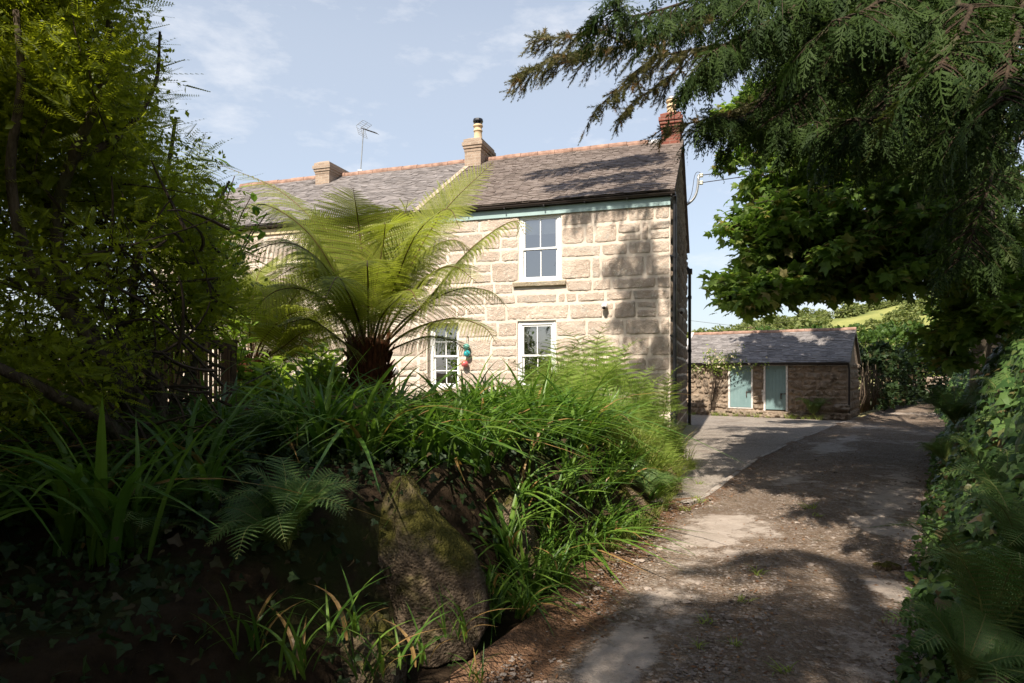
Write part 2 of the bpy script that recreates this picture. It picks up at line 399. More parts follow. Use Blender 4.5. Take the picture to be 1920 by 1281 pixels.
def slates(nm,x0,x1,p_eave,p_ridge,course,wid,seed,sag=.012,mi=0,skip=()):
    """every slate a thin tilted plate; p_* are (y,z) in local space"""
    r=random.Random(seed); ey,ez=p_eave; ry,rz_=p_ridge; L=math.hypot(ry-ey,rz_-ez)
    ty,tz=(ry-ey)/L,(rz_-ez)/L; ny,nzv=-tz,ty
    if nzv<0: ny,nzv=-ny,-nzv
    nc=int(L/course)
    for c in range(nc+1):
        v0=c*course; v1=min(L,v0+course*1.6)
        if v0>=L-.02: break
        x=x0-r.uniform(0,wid)
        while x<x1:
            w=wid*r.uniform(.65,1.4); a=max(x,x0); b=min(x+w-.006,x1); x+=w
            if b-a<.02: continue
            t=r.uniform(.007,.016); up=r.uniform(.014,.026); j=r.uniform(-.014,.010); s=r.uniform(-.006,.006)
            sg=sag*nz(a*.7,c*.13,seed,2)
            P_=[]
            for (xx,vv,nn) in ((a,v0+j,up+s),(b,v0+j,up-s),(b,v1,.004),(a,v1,.004),(a,v0+j,up+s-t),(b,v0+j,up-s-t)):
                nn+=sg
                P_.append((xx,ey+ty*vv+ny*nn,ez+tz*vv+nzv*nn))
            nm.faces(P_,[(0,1,2,3),(4,5,1,0),(4,0,3),(1,5,2)],r.random(),mi)
def ridge_tiles(nm,x0,x1,y,z,R,seed,ln=.46,mi=0):
    r=random.Random(seed); x=x0
    while x<x1-.05:
        l=min(ln,x1-x); dz=r.uniform(-.008,.008); V=[]; n=9
        for xx,rr in ((x+.004,R),(x+l-.004,R*1.03)):
            for k in range(n):
                a=math.radians(-20+220*k/(n-1)); V.append((xx,y-rr*math.cos(a),z+dz-R*.35+rr*math.sin(a)))
        f=[(k,k+1,n+k+1,n+k) for k in range(n-1)]; f+=[tuple(range(n-1,-1,-1)),tuple(range(n,2*n))]
        nm.faces(V,f,r.random(),mi); x+=l
def build_window(parent,x0,x1,z0,z1,y,fw,blind=0.,cols=2,rows=2,fd=.09,sill=None,meet=.5):
    """sash window; y = front face of the frame, inwards positive"""
    f=NM(); w=f.bb
    w(x0,x0+fw,y,y+fd,z0,z1); w(x1-fw,x1,y,y+fd,z0,z1); w(x0+fw,x1-fw,y,y+fd,z1-fw*.9,z1); w(x0+fw,x1-fw,y-.012,y+fd,z0,z0+fw*.55)
    w(x0+fw*.35,x0+fw*.55,y-.012,y-.001,z0+.02,z1-.02); w(x1-fw*.55,x1-fw*.35,y-.012,y-.001,z0+.02,z1-.02)
    win=f.build('window',M['white'],parent)
    a,b,c,d=x0+fw,x1-fw,z0+fw*.55,z1-fw*.9; s=.038; zm=c+(d-c)*meet
    for k,(p,q,yy) in enumerate(((c,zm+.018,y+.055),(zm-.018,d,y+.022))):
        g=NM(); h=g.bb
        h(a,a+s,yy,yy+.03,p,q); h(b-s,b,yy,yy+.03,p,q); h(a+s,b-s,yy,yy+.03,p,p+s*(1.5 if k==0 else 1)); h(a+s,b-s,yy,yy+.03,q-s,q)
        for i in range(1,cols):
            xm=a+(b-a)*i/cols; h(xm-.010,xm+.010,yy+.003,yy+.027,p+s,q-s)
        if rows>2: zz=(p+q)/2; h(a+s,b-s,yy+.004,yy+.026,zz-.010,zz+.010)
        g.build('sash',M['white'],win)
        gl=NM(); gl.faces([(a+s,yy+.014,p+s),(b-s,yy+.014,p+s),(b-s,yy+.014,q-s),(a+s,yy+.014,q-s)],[(0,1,2,3)]); gl.build('pane',M['glass'],win)
    if blind>0:
        bl=NM(); bl.bb(a+.01,b-.01,y+.125,y+.129,d-blind,d); bl.tube([(a+.01,y+.13,d-blind),(b-.01,y+.13,d-blind)],.012,8); bl.build('blind',M['blind'],win)
    if sill:
        si=NM(); n=12; G=[]
        sx0,sx1,sz0,sz1,sd=sill
        for zz,yy in ((sz0,0.),(sz0,-sd),(sz1-.015,-sd-.004),(sz1,-sd+.02),(sz1+.012,y)):
            G.append([(sx0+(sx1-sx0)*i/n,yy+.006*nz(i*1.3,yy*9,zz,2),zz+.006*nz(i,zz*5,yy,2)) for i in range(n+1)])
        si.grid(G)
        for xx in (sx0,sx1): si.faces([(xx,.0,sz0),(xx,-sd,sz0),(xx,-sd-.004,sz1-.015),(xx,-sd+.02,sz1),(xx,y,sz1+.012)],[(0,1,2,3,4)])
        si.build('sill',M['sill'],win)
    return win
HX,HY=3.094,12.5; HRZ=-math.atan2(.307,.9517)
HR=Matrix.Rotation(HRZ,3,'Z')
def H(x,y,z): return HR@Vector((x,y,z))+Vector((HX,HY,0))
EAVE,RIDGE=(-.13,5.10),(3.27,7.23); D=6.54
fmap=lambda x,y,z:(x,-y,z)                # facade: outwards is -y
gmap=lambda x,y,z:(y,x,z)                 # gable: outwards is +x, runs along y
cott=empty('stone_cottage',(HX,HY,0),HRZ)
tag(cott,'granite stone end cottage with white sash windows and blue fascia above','cottage')
WX0=-5.42
upper=(-3.10,-2.19,3.46,4.87); lower=(-3.13,-2.30,1.22,2.64); leftw=(-5.21,-4.47,1.22,2.64)
ops=[upper,lower,leftw]
nm=NM()
wall_sheet(nm,WX0,0,0,5.02,ops,fmap,.28)
courses=[0,.42,.72,1.22,1.58,1.88,2.30,2.64,2.99,3.21,3.46,3.90,4.17,4.56,4.87,5.02]
lint=[(-3.38,-2.02,2.65,2.985)]
rects=stone_rects(WX0,-.0,courses,ops,.38,.92,5,extra=[(-3.38,-2.02,2.64,2.99),(-3.22,-2.08,3.36,3.46)])
R0=random.Random(77)
qs=[]                                        # big quoins at the corner
add_stones(nm,[q for q in rects if q[2]<4.8]+lint,fmap,gap=.011,bulge=.013,rough=.009,res=.02,seed=3,wonky=.03)
add_stones(nm,[q for q in rects if q[2]>=4.8],fmap,gap=.03,bulge=.008,rough=.01,res=.03,seed=4)
nm.build('wall',[M['mortar'],M['granite']],cott,True)
nm=NM()                                      # gable and back, pentagon
gc=[0,.4,.75,1.1,1.5,1.9,2.25,2.6,3.0,3.4,3.75,4.1,4.5,4.8]
wall_sheet(nm,0.0,D,0,4.8,[],gmap,.1,res=.2)
add_stones(nm,stone_rects(0,D,gc,[],.3,.8,9),gmap,gap=.014,bulge=.035,rough=.02,res=.045,seed=8)
def gable_top(nm,x,sgn):
    r=random.Random(4)
    zc=4.8
    while zc<7.0:
        h=r.uniform(.2,.3); half=(7.2-(zc+h))/(7.2-4.95)*3.27+.12
        half=min(half,3.27)
        if half<.15: break
        yy=3.27-half
        rc=[]
        while yy<3.27+half-.05:
            w=min(r.uniform(.25,.6),3.27+half-yy); rc.append((yy,yy+w,zc,zc+h)); yy+=w
        add_stones(nm,rc,lambda a,b,c:(x+sgn*b,a,c),gap=.012,bulge=.03,rough=.02,res=.05,seed=int(zc*10)); zc+=h
gable_top(nm,0.,1)
nm.faces([(-.0,0,4.8),(0,D,4.8),(0,D,5.0),(0,3.27,7.18),(0,0,5.0)],[(0,1,2,3,4)],.5,0)
nm.faces([(WX0,D,0),(0,D,0),(0,D,5),(WX0,D,5)],[(0,1,2,3)],.5,0)
nm.build('gable_wall',[M['mortar'],M['rubble']],cott,True)
nm=NM()                                      # rooms: plaster lining, floors
nm.faces([(WX0+.02,.3,.2),(-.3,.3,.2),(-.3,D-.3,.2),(WX0+.02,D-.3,.2)],[(0,1,2,3)])
nm.bb(WX0+.02,-.3,.3,D-.3,2.78,3.0); nm.bb(WX0+.02,-.3,.3,D-.3,4.92,4.97); nm.bb(WX0+.01,WX0+.05,.3,D,0.2,4.9); nm.bb(-.32,-.28,.3,D,.2,4.9); nm.bb(WX0,-.3,3.3,3.4,.2,4.9)
nm.build('interior',M['room'],cott)
build_window(cott,*upper,.035,.085,blind=.32,sill=(-3.22,-2.08,3.36,3.452,.07))
build_window(cott,*lower,.045,.085,blind=.34,sill=(-3.2,-2.2,1.12,1.215,.05))
build_window(cott,*leftw,.15,.075,blind=0,rows=4)
def roof(parent,x0,x1,mat,seed,course,wid,verge=True):
    nm=NM(); slates(nm,x0,x1,EAVE,RIDGE,course,wid,seed)
    for (a,b) in ((EAVE,RIDGE),((D+.13,EAVE[1]),RIDGE)):
        nm.faces([(x0,a[0],a[1]-.012),(x1,a[0],a[1]-.012),(x1,b[0],b[1]-.012),(x0,b[0],b[1]-.012)],[(0,1,2,3)],.4,0)
        nm.faces([(x0,a[0],a[1]-.05),(x1,a[0],a[1]-.05),(x1,b[0],b[1]-.05),(x0,b[0],b[1]-.05)],[(3,2,1,0)],.2,0)
    slates(nm,x0,x1,(D+.13,EAVE[1]),RIDGE,.3,.4,seed+1)
    return nm.build('roof',mat,parent)
rf=roof(cott,WX0+.02,.09,M['slate_brown'],21,.115,.19)
nm=NM(); ridge_tiles(nm,WX0,-.75,RIDGE[0],RIDGE[1]+.02,.10,2); nm.build('ridge_tile_row',M['terracotta'],cott)
nm=NM(); ridge_tiles(nm,-.75,.08,RIDGE[0],RIDGE[1]+.015,.09,3); nm.build('lead_saddle',M['lead'],cott)
def gutter(parent,x0,x1,y,z,r=.055,mat='cast',name='gutter'):
    nm=NM(); prof=[]
    for k in range(9):
        a=math.pi*k/8; prof.append((y-r*math.cos(a),z-r*math.sin(a)))
    inner=[(y-(r-.008)*math.cos(math.pi*k/8),z-(r-.008)*math.sin(math.pi*k/8)) for k in range(8,-1,-1)]
    pr=prof+inner; n=len(pr); V=[(x,*p) for x in (x0,x1) for p in pr]
    nm.faces(V,[(k,(k+1)%n,n+(k+1)%n,n+k) for k in range(n)])
    nm.faces([(x0,*p) for p in prof],[tuple(range(9))]); nm.faces([(x1,*p) for p in prof],[tuple(range(8,-1,-1))])
    x=x0+.3
    while x<x1: nm.bb(x-.012,x+.012,y-r-.004,y+r+.05,z-r-.02,z-r+.005); x+=.85
    nm.bb(x0,x1,y+r+.01,y+r+.035,z-.06,z+.02)
    return nm.build(name,M[mat],parent)
gutter(cott,WX0+.05,.10,-.115,5.05,.048)
nm=NM(); nm.bb(WX0+.03,.0,-.042,-.010,4.83,5.02); nm.build('fascia_board',M['bluepaint'],cott)
nm=NM(); nm.bb(WX0+.03,.0,-.06,-.012,5.022,5.05); nm.build('soffit',M['cast'],cott)
def downpipe(parent,x,y,z0,z1,r=.036,wallx=None):
    nm=NM(); nm.tube([(x,y,z0),(x,y,z1)],r,12)
    for z in np.arange(z0+.6,z1,1.55): nm.tube([(x,y,z),(x,y,z+.09)],r*1.28,12); nm.bb(x-.09,x+.005,y-.05,y+.05,z+.02,z+.05)
    return nm
p=downpipe(cott,.085,-.02,.1,4.86); p.tube([(.085,-.02,4.84),(.085,-.05,4.93),(.085,-.115,4.99)],.036,10); p.build('downpipe',M['black'],cott)
p=downpipe(cott,.10,6.35,-.03,4.42,.045); p.box((.10,6.35,4.46),(.15,.17,.15)); p.tube([(.10,6.35,4.5),(.0,6.35,4.62)],.04,8); p.build('soil_pipe',M['black'],cott)
def chimney(parent,x0,x1,y0,y1,zb,zt,mat,pots,caps=True,corb=2,matpot='pot'):
    nm=NM(); d=zt-zb
    def ring(a,z0,z1): 
        n=6; nm.bb(x0-a,x1+a,y0-a,y1+a,z0,z1,random.random())
    ring(0,zb,zt-.26); ring(.035,zt-.26,zt-.19); ring(.06,zt-.19,zt-.10); ring(.025,zt-.10,zt-.02)
    ring(.012,zb+d*.62,zb+d*.62+.06)
    nm.faces([(x0-.02,y0-.02,zt-.02),(x1+.02,y0-.02,zt-.02),(x1+.02,y1+.02,zt-.02),(x0-.02,y1+.02,zt-.02),(x0+.08,y0+.08,zt+.04),(x1-.08,y0+.08,zt+.04),(x1-.08,y1-.08,zt+.04),(x0+.08,y1-.08,zt+.04)],[(0,1,5,4),(1,2,6,5),(2,3,7,6),(3,0,4,7),(4,5,6,7)])
    ch=nm.build('chimney',mat,parent)
    for (px,py,r,h,cowl) in pots:
        q=NM(); z=zt+.0
        q.lathe([(r*1.0,0),(r*1.05,.03),(r*.98,.05),(r*.92,h*.45),(r*.9,h*.6),(r*1.06,h*.62),(r*1.06,h*.67),(r*.88,h*.7),(r*.86,h*.86),(r*1.12,h*.89),(r*1.15,h*.95),(r*1.02,h),(r*.75,h),(r*.72,h*.8)],(px,py,z),20)
        q.build('chimney_pot',M[matpot],ch,True)
        if cowl:
            c=NM(); c.lathe([(r*1.0,0),(r*1.0,.02),(r*.7,.03),(r*.7,.07),(r*1.16,.075),(r*1.2,.10),(r*1.1,.15),(r*.6,.17)],(px,py,z+h),18)
            for k in range(10):
                a=k*math.pi/5; c.tube([(px+r*.98*math.cos(a),py+r*.98*math.sin(a),z+h),(px+r*.98*math.cos(a),py+r*.98*math.sin(a),z+h+.08)],.006,5)
            c.build('cowl',M['black'],ch)
    return ch
def stackmat(name,c1,c2,mort):
    a=N(name); co=a.obj()
    br=a.new('TexBrick',{'Vector':a.new('Mapping',{'Vector':co,'Rotation':(math.pi/2,0,0)}).outputs[0],'Color1':(*c1,1),'Color2':(*c2,1),'Mortar':(*mort,1),'Scale':1.,'Mortar Size':.009,'Brick Width':.22,'Row Height':.075})
    c=a.mix(a.rng(a.noise(9,co,5,.7),.45,.7,0,.8),br.outputs[0],c2)
    return a.end(a.bsdf(c,.92,.1,a.bump(a.noise(30,co,5),.9,.015)))
M['stack']=stackmat('weathered_stack',(.36,.27,.2),(.27,.2,.15),(.36,.30,.24))
M['stack_red']=stackmat('red_brick_stack',(.24,.085,.06),(.17,.06,.045),(.22,.13,.10))
chimney(cott,-5.47,-5.02,2.82,3.80,6.8,7.70,M['stack'],[(-5.22,3.15,.115,.46,True)])
c2=chimney(cott,-.42,.02,2.95,3.7,6.85,7.80,M['stack_red'],[(-.2,3.3,.12,.42,False)])
nm=NM(); nm.lathe([(.13,0),(.15,.03),(.10,.09),(.02,.10)],(-.2,3.3,8.22),16); nm.build('vent_cap',M['steel'],c2,True)
# ---------------- the house next door in the same terrace
nb=empty('terraced_cottage',tuple(H(WX0,0,0)),HRZ)
tag(nb,'adjoining cottage with greyer slate roof and potless chimney behind tree fern','cottage')
nm=NM(); NX0=-7.6
wall_sheet(nm,NX0,0,0,5.02,[],fmap,.28,res=.15)
add_stones(nm,stone_rects(NX0,0,courses,[],.5,.9,15),fmap,gap=.021,bulge=.024,rough=.016,res=.05,seed=13)
nm.faces([(NX0,0,0),(NX0,D,0),(NX0,D,5),(NX0,3.27,7.18),(NX0,0,5)],[(0,1,2,3,4)])
nm.faces([(NX0,D,0),(0,D,0),(0,D,5),(NX0,D,5)],[(0,1,2,3)])
nm.build('wall',[M['mortar'],M['granite']],nb,True)
roof(nb,NX0-.05,.015,M['slate_grey'],31,.125,.23)
nm=NM(); ridge_tiles(nm,NX0,0,RIDGE[0],RIDGE[1]+.02,.10,5); nm.build('ridge_tile_row',M['terracotta'],nb)
nm=NM(); Lr=math.hypot(RIDGE[0]-EAVE[0],RIDGE[1]-EAVE[1])
nm.faces([(-.07,EAVE[0],EAVE[1]+.035),(.07,EAVE[0],EAVE[1]+.035),(.07,RIDGE[0],RIDGE[1]+.035),(-.07,RIDGE[0],RIDGE[1]+.035),(-.07,EAVE[0],EAVE[1]-.02),(.07,EAVE[0],EAVE[1]-.02),(.07,RIDGE[0],RIDGE[1]-.02),(-.07,RIDGE[0],RIDGE[1]-.02)],[(0,1,2,3),(4,5,1,0),(5,6,2,1),(7,4,0,3)])
nm.build('mortar_fillet',M['render'],nb)
gutter(nb,NX0,-.0,-.115,5.05,.048)
nm=NM(); nm.bb(NX0,-.03,-.045,-.012,4.86,5.03); nm.build('fascia_board',M['cream'],nb)
chimney(nb,-4.5,-4.05,2.62,3.66,6.6,7.46,M['stack'],[])
# ---------------- things fixed to the houses
def aerial(base):
    root=empty('television_aerial',tuple(base)); tag(root,'thin television aerial on mast beside the potless left chimney','aerial')
    q=NM(); q.tube([(0,0,-.25),(.06,0,.6),(.10,0,1.17)],.016,8); q.box((0,0,-.02),(.12,.08,.05)); q.build('mast',M['steel'],root)
    q=NM(); a=np.array((.02,0,1.20)); b=np.array((.52,-.22,.97)); q.tube([a,b],.012,6); d=nrmz(b-a); u=nrmz(np.cross(d,(0,0,1.)))*1.; v=np.cross(u,d)
    for i in range(9):
        c=a+(b-a)*(.28+.72*i/8); q.tube([c-u*.11,c+u*.11],.006,5); q.box(c,(.022,.022,.022))
    q.build('boom',M['cast'],root)
    q=NM()
    for sgn in (1,-1):
        for i in range(4):
            c=a+d*(.02+.05*i)+v*sgn*(.05+.05*i); q.tube([c-u*.2,c+u*.2],.005,5)
        for w in (-.2,0,.2): q.tube([a+u*w,a+u*w+d*.17+v*sgn*.2],.006,5)
    q.build('reflector',M['steel'],root)
aerial(H(-8.88,3.27,7.35))
def security_camera(loc,label,s=1.):
    root=empty('security_lamp',tuple(loc),HRZ); tag(root,label,'security light')
    q=NM(); q.lathe([(.045*s,0),(.05*s,.012),(.035*s,.03),(.02*s,.045)],(0,0,0),14)
    o=q.build('mounting',M['oldwhite'],root,True); o.rotation_euler=(math.pi/2,0,0)
    q=NM(); q.lathe([(.01,-.06*s),(.045*s,-.055*s),(.062*s,-.02*s),(.065*s,.02*s),(.05*s,.05*s),(.02*s,.062*s)],(0,0,0),16)
    o=q.build('housing',M['oldwhite'],root,True); o.rotation_euler=(math.radians(65),0,0); o.location=(0,-.08*s,-.005)
    q=NM(); q.lathe([(.034*s,0),(.034*s,.008),(.02*s,.014)],(0,0,0),14); o=q.build('lens',M['cast'],root,True); o.rotation_euler=(math.radians(120),0,0); o.location=(0,-.135*s,-.04*s)
security_camera(H(-1.275,-.03,2.89),'small off-white security lamp on the granite front wall')
security_camera(H(.10,2.2,2.95),'small pale lamp on the dark gable wall beside the black downpipe',1.1)
def cable_bracket():
    base=H(.0,5.2,6.08); root=empty('cable_bracket',tuple(base),HRZ); tag(root,'bent steel cable bracket with insulators on the gable wall','bracket')
    q=NM(); q.tube(bez([(.0,0,0),(.22,0,.12),(.36,0,.2),(.36,0,.5),(.38,0,.82)],12),.035,8); q.box((.02,0,0),(.05,.12,.2)); q.build('arm',M['steel'],root,True)
    for z,y in ((.8,0),(.6,0)):
        q=NM(); q.lathe([(.02,-.05),(.05,-.045),(.055,-.02),(.03,0),(.055,.02),(.05,.045),(.02,.05)],(.45,0,z),12); q.build('insulator',M['porcelain'],root,True)
    q=NM(); q.tube(bez([(.45,0,.85),(.25,0,1.05),(.22,0,.7),(.3,0,.3),(.05,0,.05)],14),.008,5); q.build('service_lead',M['cast'],root)
    for k,z in enumerate((.8,.6)):
        a=base+HR@Vector((.45,0,z)); b=Vector((14.0,15.+k*.2,8.6-k*.1)); q=NM()
        q.tube([a+(b-a)*t-Vector((0,0,.35*math.sin(math.pi*t))) for t in np.linspace(0,1,14)],.012,5)
        tag(q.build('overhead_cable',M['cast']),'dark overhead cable from the upper insulator into the trees' if k==0 else 'dark overhead cable from the lower insulator into the trees','cable')
cable_bracket()
def floats():
    root=empty('float_string',tuple(H(-4.24,-.09,2.3)),HRZ); tag(root,'string of glass and plastic fishing floats beside the lower left window','float string')
    q=NM(); q.tube([(0,.09,.02),(0,.0,0),(.01,0,-.3),(-.03,0,-.62)],.006,5); q.tube([(0,.09,.02),(0,-.01,.03)],.012,5); q.build('rope',M['timber'],root)
    for (dx,z,r,m) in ((.0,-.19,.07,(.12,.33,.27)),(.012,-.335,.075,(.03,.40,.42)),(-.045,-.55,.075,(.62,.13,.13))):
        if m not in M: M[m]=plain('float_paint',m,.25,.5,.12,9)
        q=NM(); q.lathe([(r*math.sin(a)+1e-4,-r*math.cos(a)) for a in np.linspace(0.02,math.pi-.02,13)],(dx,-.02,z),18); q.lathe([(r*1.02,-.008),(r*1.03,0),(r*1.02,.008)],(dx,-.02,z),18); q.build('float',M[m],root,True)
floats()
# ================================================================== OUTBUILDING
OX,OY=10.6,20.2; ORZ=-math.atan2(.56,.83); OR=Matrix.Rotation(ORZ,3,'Z')
def O(x,y,z): return OR@Vector((x,y,z))+Vector((OX,OY,0))
ob=empty('outbuilding',(OX,OY,0),ORZ); tag(ob,'low stone outbuilding with slate roof and two teal doors','outbuilding')
doors=[(-3.70,-2.88,.30,1.80),(-2.53,-1.77,.25,1.80)]
nm=NM(); wall_sheet(nm,-5.42,0,0,1.86,doors,fmap,.25,res=.08,amp=.02)
add_stones(nm,stone_rects(-5.42,0,[0,.28,.48,.78,.98,1.3,1.55,1.8],doors,.18,.55,41),fmap,gap=.006,bulge=.04,rough=.06,res=.035,seed=6,wonky=.16)
wall_sheet(nm,0,3,0,1.86,[],gmap,.1,res=.3); add_stones(nm,stone_rects(0,3,[0,.3,.6,.95,1.3,1.65,1.86],[],.25,.6,42),gmap,gap=.02,bulge=.05,rough=.03,res=.05,seed=7)
nm.faces([(0,0,1.86),(0,3,1.86),(0,1.5,2.92)],[(0,1,2)]); nm.faces([(-5.42,0,0),(-5.42,3,0),(-5.42,3,1.86),(-5.42,1.5,2.92),(-5.42,0,1.86)],[(0,1,2,3,4)]); nm.faces([(-5.42,3,0),(0,3,0),(0,3,1.86),(-5.42,3,1.86)],[(0,1,2,3)])
nm.build('wall',[M['earth_mortar'],M['rubble']],ob,True)
nm=NM(); add_stones(nm,[(-4.3,-3.6,0,.24),(-3.55,-2.6,0,.25),(-2.55,-1.75,0,.22),(-1.7,-1.2,0,.2),(-1.1,-.5,0,.13),(-.4,.1,0,.28),(-.4,.1,.3,.55)],lambda x,y,z:(x,-y*2.2-.1,z),gap=.012,bulge=.08,rough=.05,res=.04,seed=9,mi=0)
nm.bb(-4.3,-.5,-.16,-.02,-.05,.19,.4,0); nm.bb(-3.75,-1.7,-.2,.1,.18,.235,.4,0)
nm.build('plinth',M['rubble'],ob,True)
OE,ORD=(-.16,1.86),(1.5,2.99)
nm=NM(); slates(nm,-5.5,.08,OE,ORD,.10,.20,51,.02)
for a in (OE,(3.16,1.86)):
    nm.faces([(-5.5,a[0],a[1]-.012),(.08,a[0],a[1]-.012),(.08,*[ORD[0],ORD[1]-.012]),(-5.5,*[ORD[0],ORD[1]-.012])],[(0,1,2,3)],.4)
nm.faces([(.08,OE[0],OE[1]-.07),(.08,OE[0],OE[1]),(.08,ORD[0],ORD[1]),(.08,3.16,1.86),(.08,3.16,1.79),(.08,ORD[0],ORD[1]-.09)],[(0,1,2,5),(5,2,3,4)],.2)
nm.build('roof',M['slate_dark'],ob)
nm=NM(); ridge_tiles(nm,-5.5,.09,ORD[0],ORD[1]+.01,.085,8,.4); nm.build('ridge_tile_row',M['terracotta'],ob)
nm=NM(); nm.faces([(-5.53,OE[0],OE[1]-.1),(-5.53,OE[0],OE[1]+.05),(-5.53,ORD[0],ORD[1]+.07),(-5.53,ORD[0],ORD[1]-.08),(-5.40,OE[0],OE[1]+.055),(-5.40,ORD[0],ORD[1]+.075),(-5.40,OE[0]-.0,OE[1]-.1),(-5.40,ORD[0],ORD[1]-.08)],[(0,1,2,3),(1,4,5,2),(4,6,7,5),(0,6,4,1)]); nm.build('bargeboard',M['white'],ob)
gutter(ob,-5.4,.05,-.13,1.83,.045)
nm=NM(); nm.bb(-5.4,0,-.06,-.03,1.76,1.80); nm.build('fascia_board',M['oldwhite'],ob)
p=NM(); p.tube([(.05,-.10,.05),(.05,-.10,1.6),(.03,-.13,1.8)],.03,10); p.build('downpipe',M['cast'],ob)
for k,(a,b,c,d) in enumerate(doors):
    f=NM(); t=.055; f.bb(a,a+t,-.03,.08,c,d); f.bb(b-t,b,-.03,.08,c,d); f.bb(a+t,b-t,-.028,.08,d-t*.5,d)
    if k==0: f.bb(a+t,b-t,-.02,.08,c,c+.03)
    if k==1: f.box((a-.03,-.028,c+.62),(.07,.02,.16)); f.box((a-.012,-.026,c+.45),(.04,.02,.3))
    fr=f.build('door_frame',M['oldwhite'],ob)
    dd=NM(); n=6
    for i in range(n):
        x0=a+t+(b-a-2*t)*i/n; x1=a+t+(b-a-2*t)*(i+1)/n; dd.bb(x0+.002,x1-.002,.02,.05,c+.045,d-.03)
    dd.bb(a+t,b-t,.03,.05,c+.05,d-.035)
    do=dd.build('door',M['door'],ob)
    hh=NM(); hx=b-.21; hz=c+.56
    hh.tube([(hx,.0,hz),(hx,.02,hz)],.03,12); hh.tube([(hx-.005,-.005,hz+.03),(hx-.005,-.012,hz-.10),(hx-.0,-.005,hz-.16)],.018,8); hh.tube([(hx,-.01,hz+.02),(b-t-.01,-.01,hz+.02)],.010,8); hh.box((b-t-.02,-.008,hz+.02),(.03,.02,.05)); hh.build('latch',M['iron'],do)
    if k==1:
        hh=NM(); hh.tube([(a+.36,.018,c+1.33),(a+.36,.008,c+1.33)],.013,10); hh.build('knob',M['iron'],do)
# ================================================================== GROUND, LANE, BANKS
def interp(tab,y): return np.interp(y,[t[0] for t in tab],[t[1] for t in tab])
LEFT=[(-6,-3.2),(0,-1.35),(3.28,0.0),(4.04,.42),(6.1,1.22),(7.84,1.85),(9.4,2.45),(10.5,2.85),(11.5,3.0)]      # foot of the garden bank: (Y, X)
BORD=[(-6,-3.2),(0,-1.35),(3.28,0.0),(4.04,.42),(6.1,1.22),(7.2,1.75),(7.84,2.35),(11,4.15),(13.7,5.95),(19.2,9.9),(22,12.2),(26,15.2),(32,19.5),(45,28.5)]   # left edge of the lane
RIGHT=[(-6,-1.2),(-2,-.1),(0,.75),(3.28,2.12),(4.74,3.1),(7.5,5.0),(12.4,8.3),(18,12.3),(25.6,17.0),(32,21.3),(45,30.6)]
def lane_z(y): return 1.2*sm((np.asarray(y,float)-25)/22)
ground=NM(); ys=np.concatenate([np.arange(-40,30,5),np.arange(30,420,15)]); xs=np.concatenate([np.arange(-200,-20,20),np.arange(-20,40,4),np.arange(40,340,20)])
G=np.zeros((len(xs),len(ys),3))
for i,x in enumerate(xs):
    for j,y in enumerate(ys):
        G[i,j]=(x,y,-.09+float(lane_z(y))*(.98 if y>20 else 1)-(.05 if y>25 else 0))
ground.grid(G); tag(ground.build('ground',M['field'],None,True),kind='structure')
# lane, fine near the camera
ys=[-6.]
while ys[-1]<45: ys.append(ys[-1]+max(.035,.012*abs(ys[-1]-1)))
ys=np.array(ys); nx=110
V=np.zeros((nx+1,len(ys),3)); patch=np.zeros((nx+1,len(ys))); lit=np.zeros((nx+1,len(ys)))
def gp(px,py): y=EYE*F/(py-695); return ((px-960)/F*y,y)
PATCH=[(1110,1215,150,75,0),(1385,985,75,38,0),(1350,905,60,25,0),(1665,990,70,36,0),(1685,1110,52,34,0),(1450,905,120,22,0),(1560,870,150,18,0),(1640,925,80,16,0),(1500,830,120,12,0),(1560,812,90,8,0),(1330,1010,50,24,0),(1640,810,60,8,0),(1600,960,60,14,0),(1390,940,60,20,0)]
pc=[]
for (a,b,c,d,_) in PATCH:
    x,y=gp(a,b); hx=c/F*y; hy=abs(gp(a,b-d)[1]-gp(a,b+d)[1])/2; pc.append((x,y,hx,hy))
for j,y in enumerate(ys):
    a=float(interp(BORD,y))-.05; b=float(interp(RIGHT,y))+.35
    if y<7.8: a-=.25
    for i in range(nx+1):
        x=a+(b-a)*i/nx; t=i/nx
        p=.34+.5*nz(x*.55+3,y*.4,4,3)
        for (cx,cy,hx,hy) in pc:
            q=((x-cx)/hx)**2+((y-cy)/hy)**2
            if q<4 and y<7: p=max(p,.68*float(1-sm((math.sqrt(q)-.6)/.7)))
        patch[i,j]=p
        p=min(1.,p+(.22*math.exp(-((t-.27)/.10)**2)+.18*math.exp(-((t-.74)/.10)**2)-.12 if y<16 else 0))
        ed=float(sm((x-float(interp(BORD,y)))/.35)) if y<7.8 else 1.
        p*=ed; patch[i,j]=p
        c=(t-.5)*2
        l=.42*math.exp(-((t-.50)/.13)**2)+.85*sm((abs(c)-.74)/.24)
        if y>8: l*=.8
        lit[i,j]=max(l*(1-.75*p),1.-ed)
        z=.018*nz(x*.9,y*.9,2,3)+.006*nz(x*5,y*5,1,3)+.02*math.exp(-((t-.5)/.15)**2)+.05*float(sm((abs(c)-.8)/.2))
        z+=.008*p if False else .012*p
        V[i,j]=(x,y,z+float(lane_z(y)))
lane=NM(); lane.grid(V); lo=lane.build('lane',M['lane'],None,True)
for nme,arr in (('patch',patch),('litter',lit)):
    at=lo.data.attributes.new(nme,'FLOAT','POINT'); at.data.foreach_set('value',arr.ravel().astype(np.float32))
tag(lo,kind='structure')
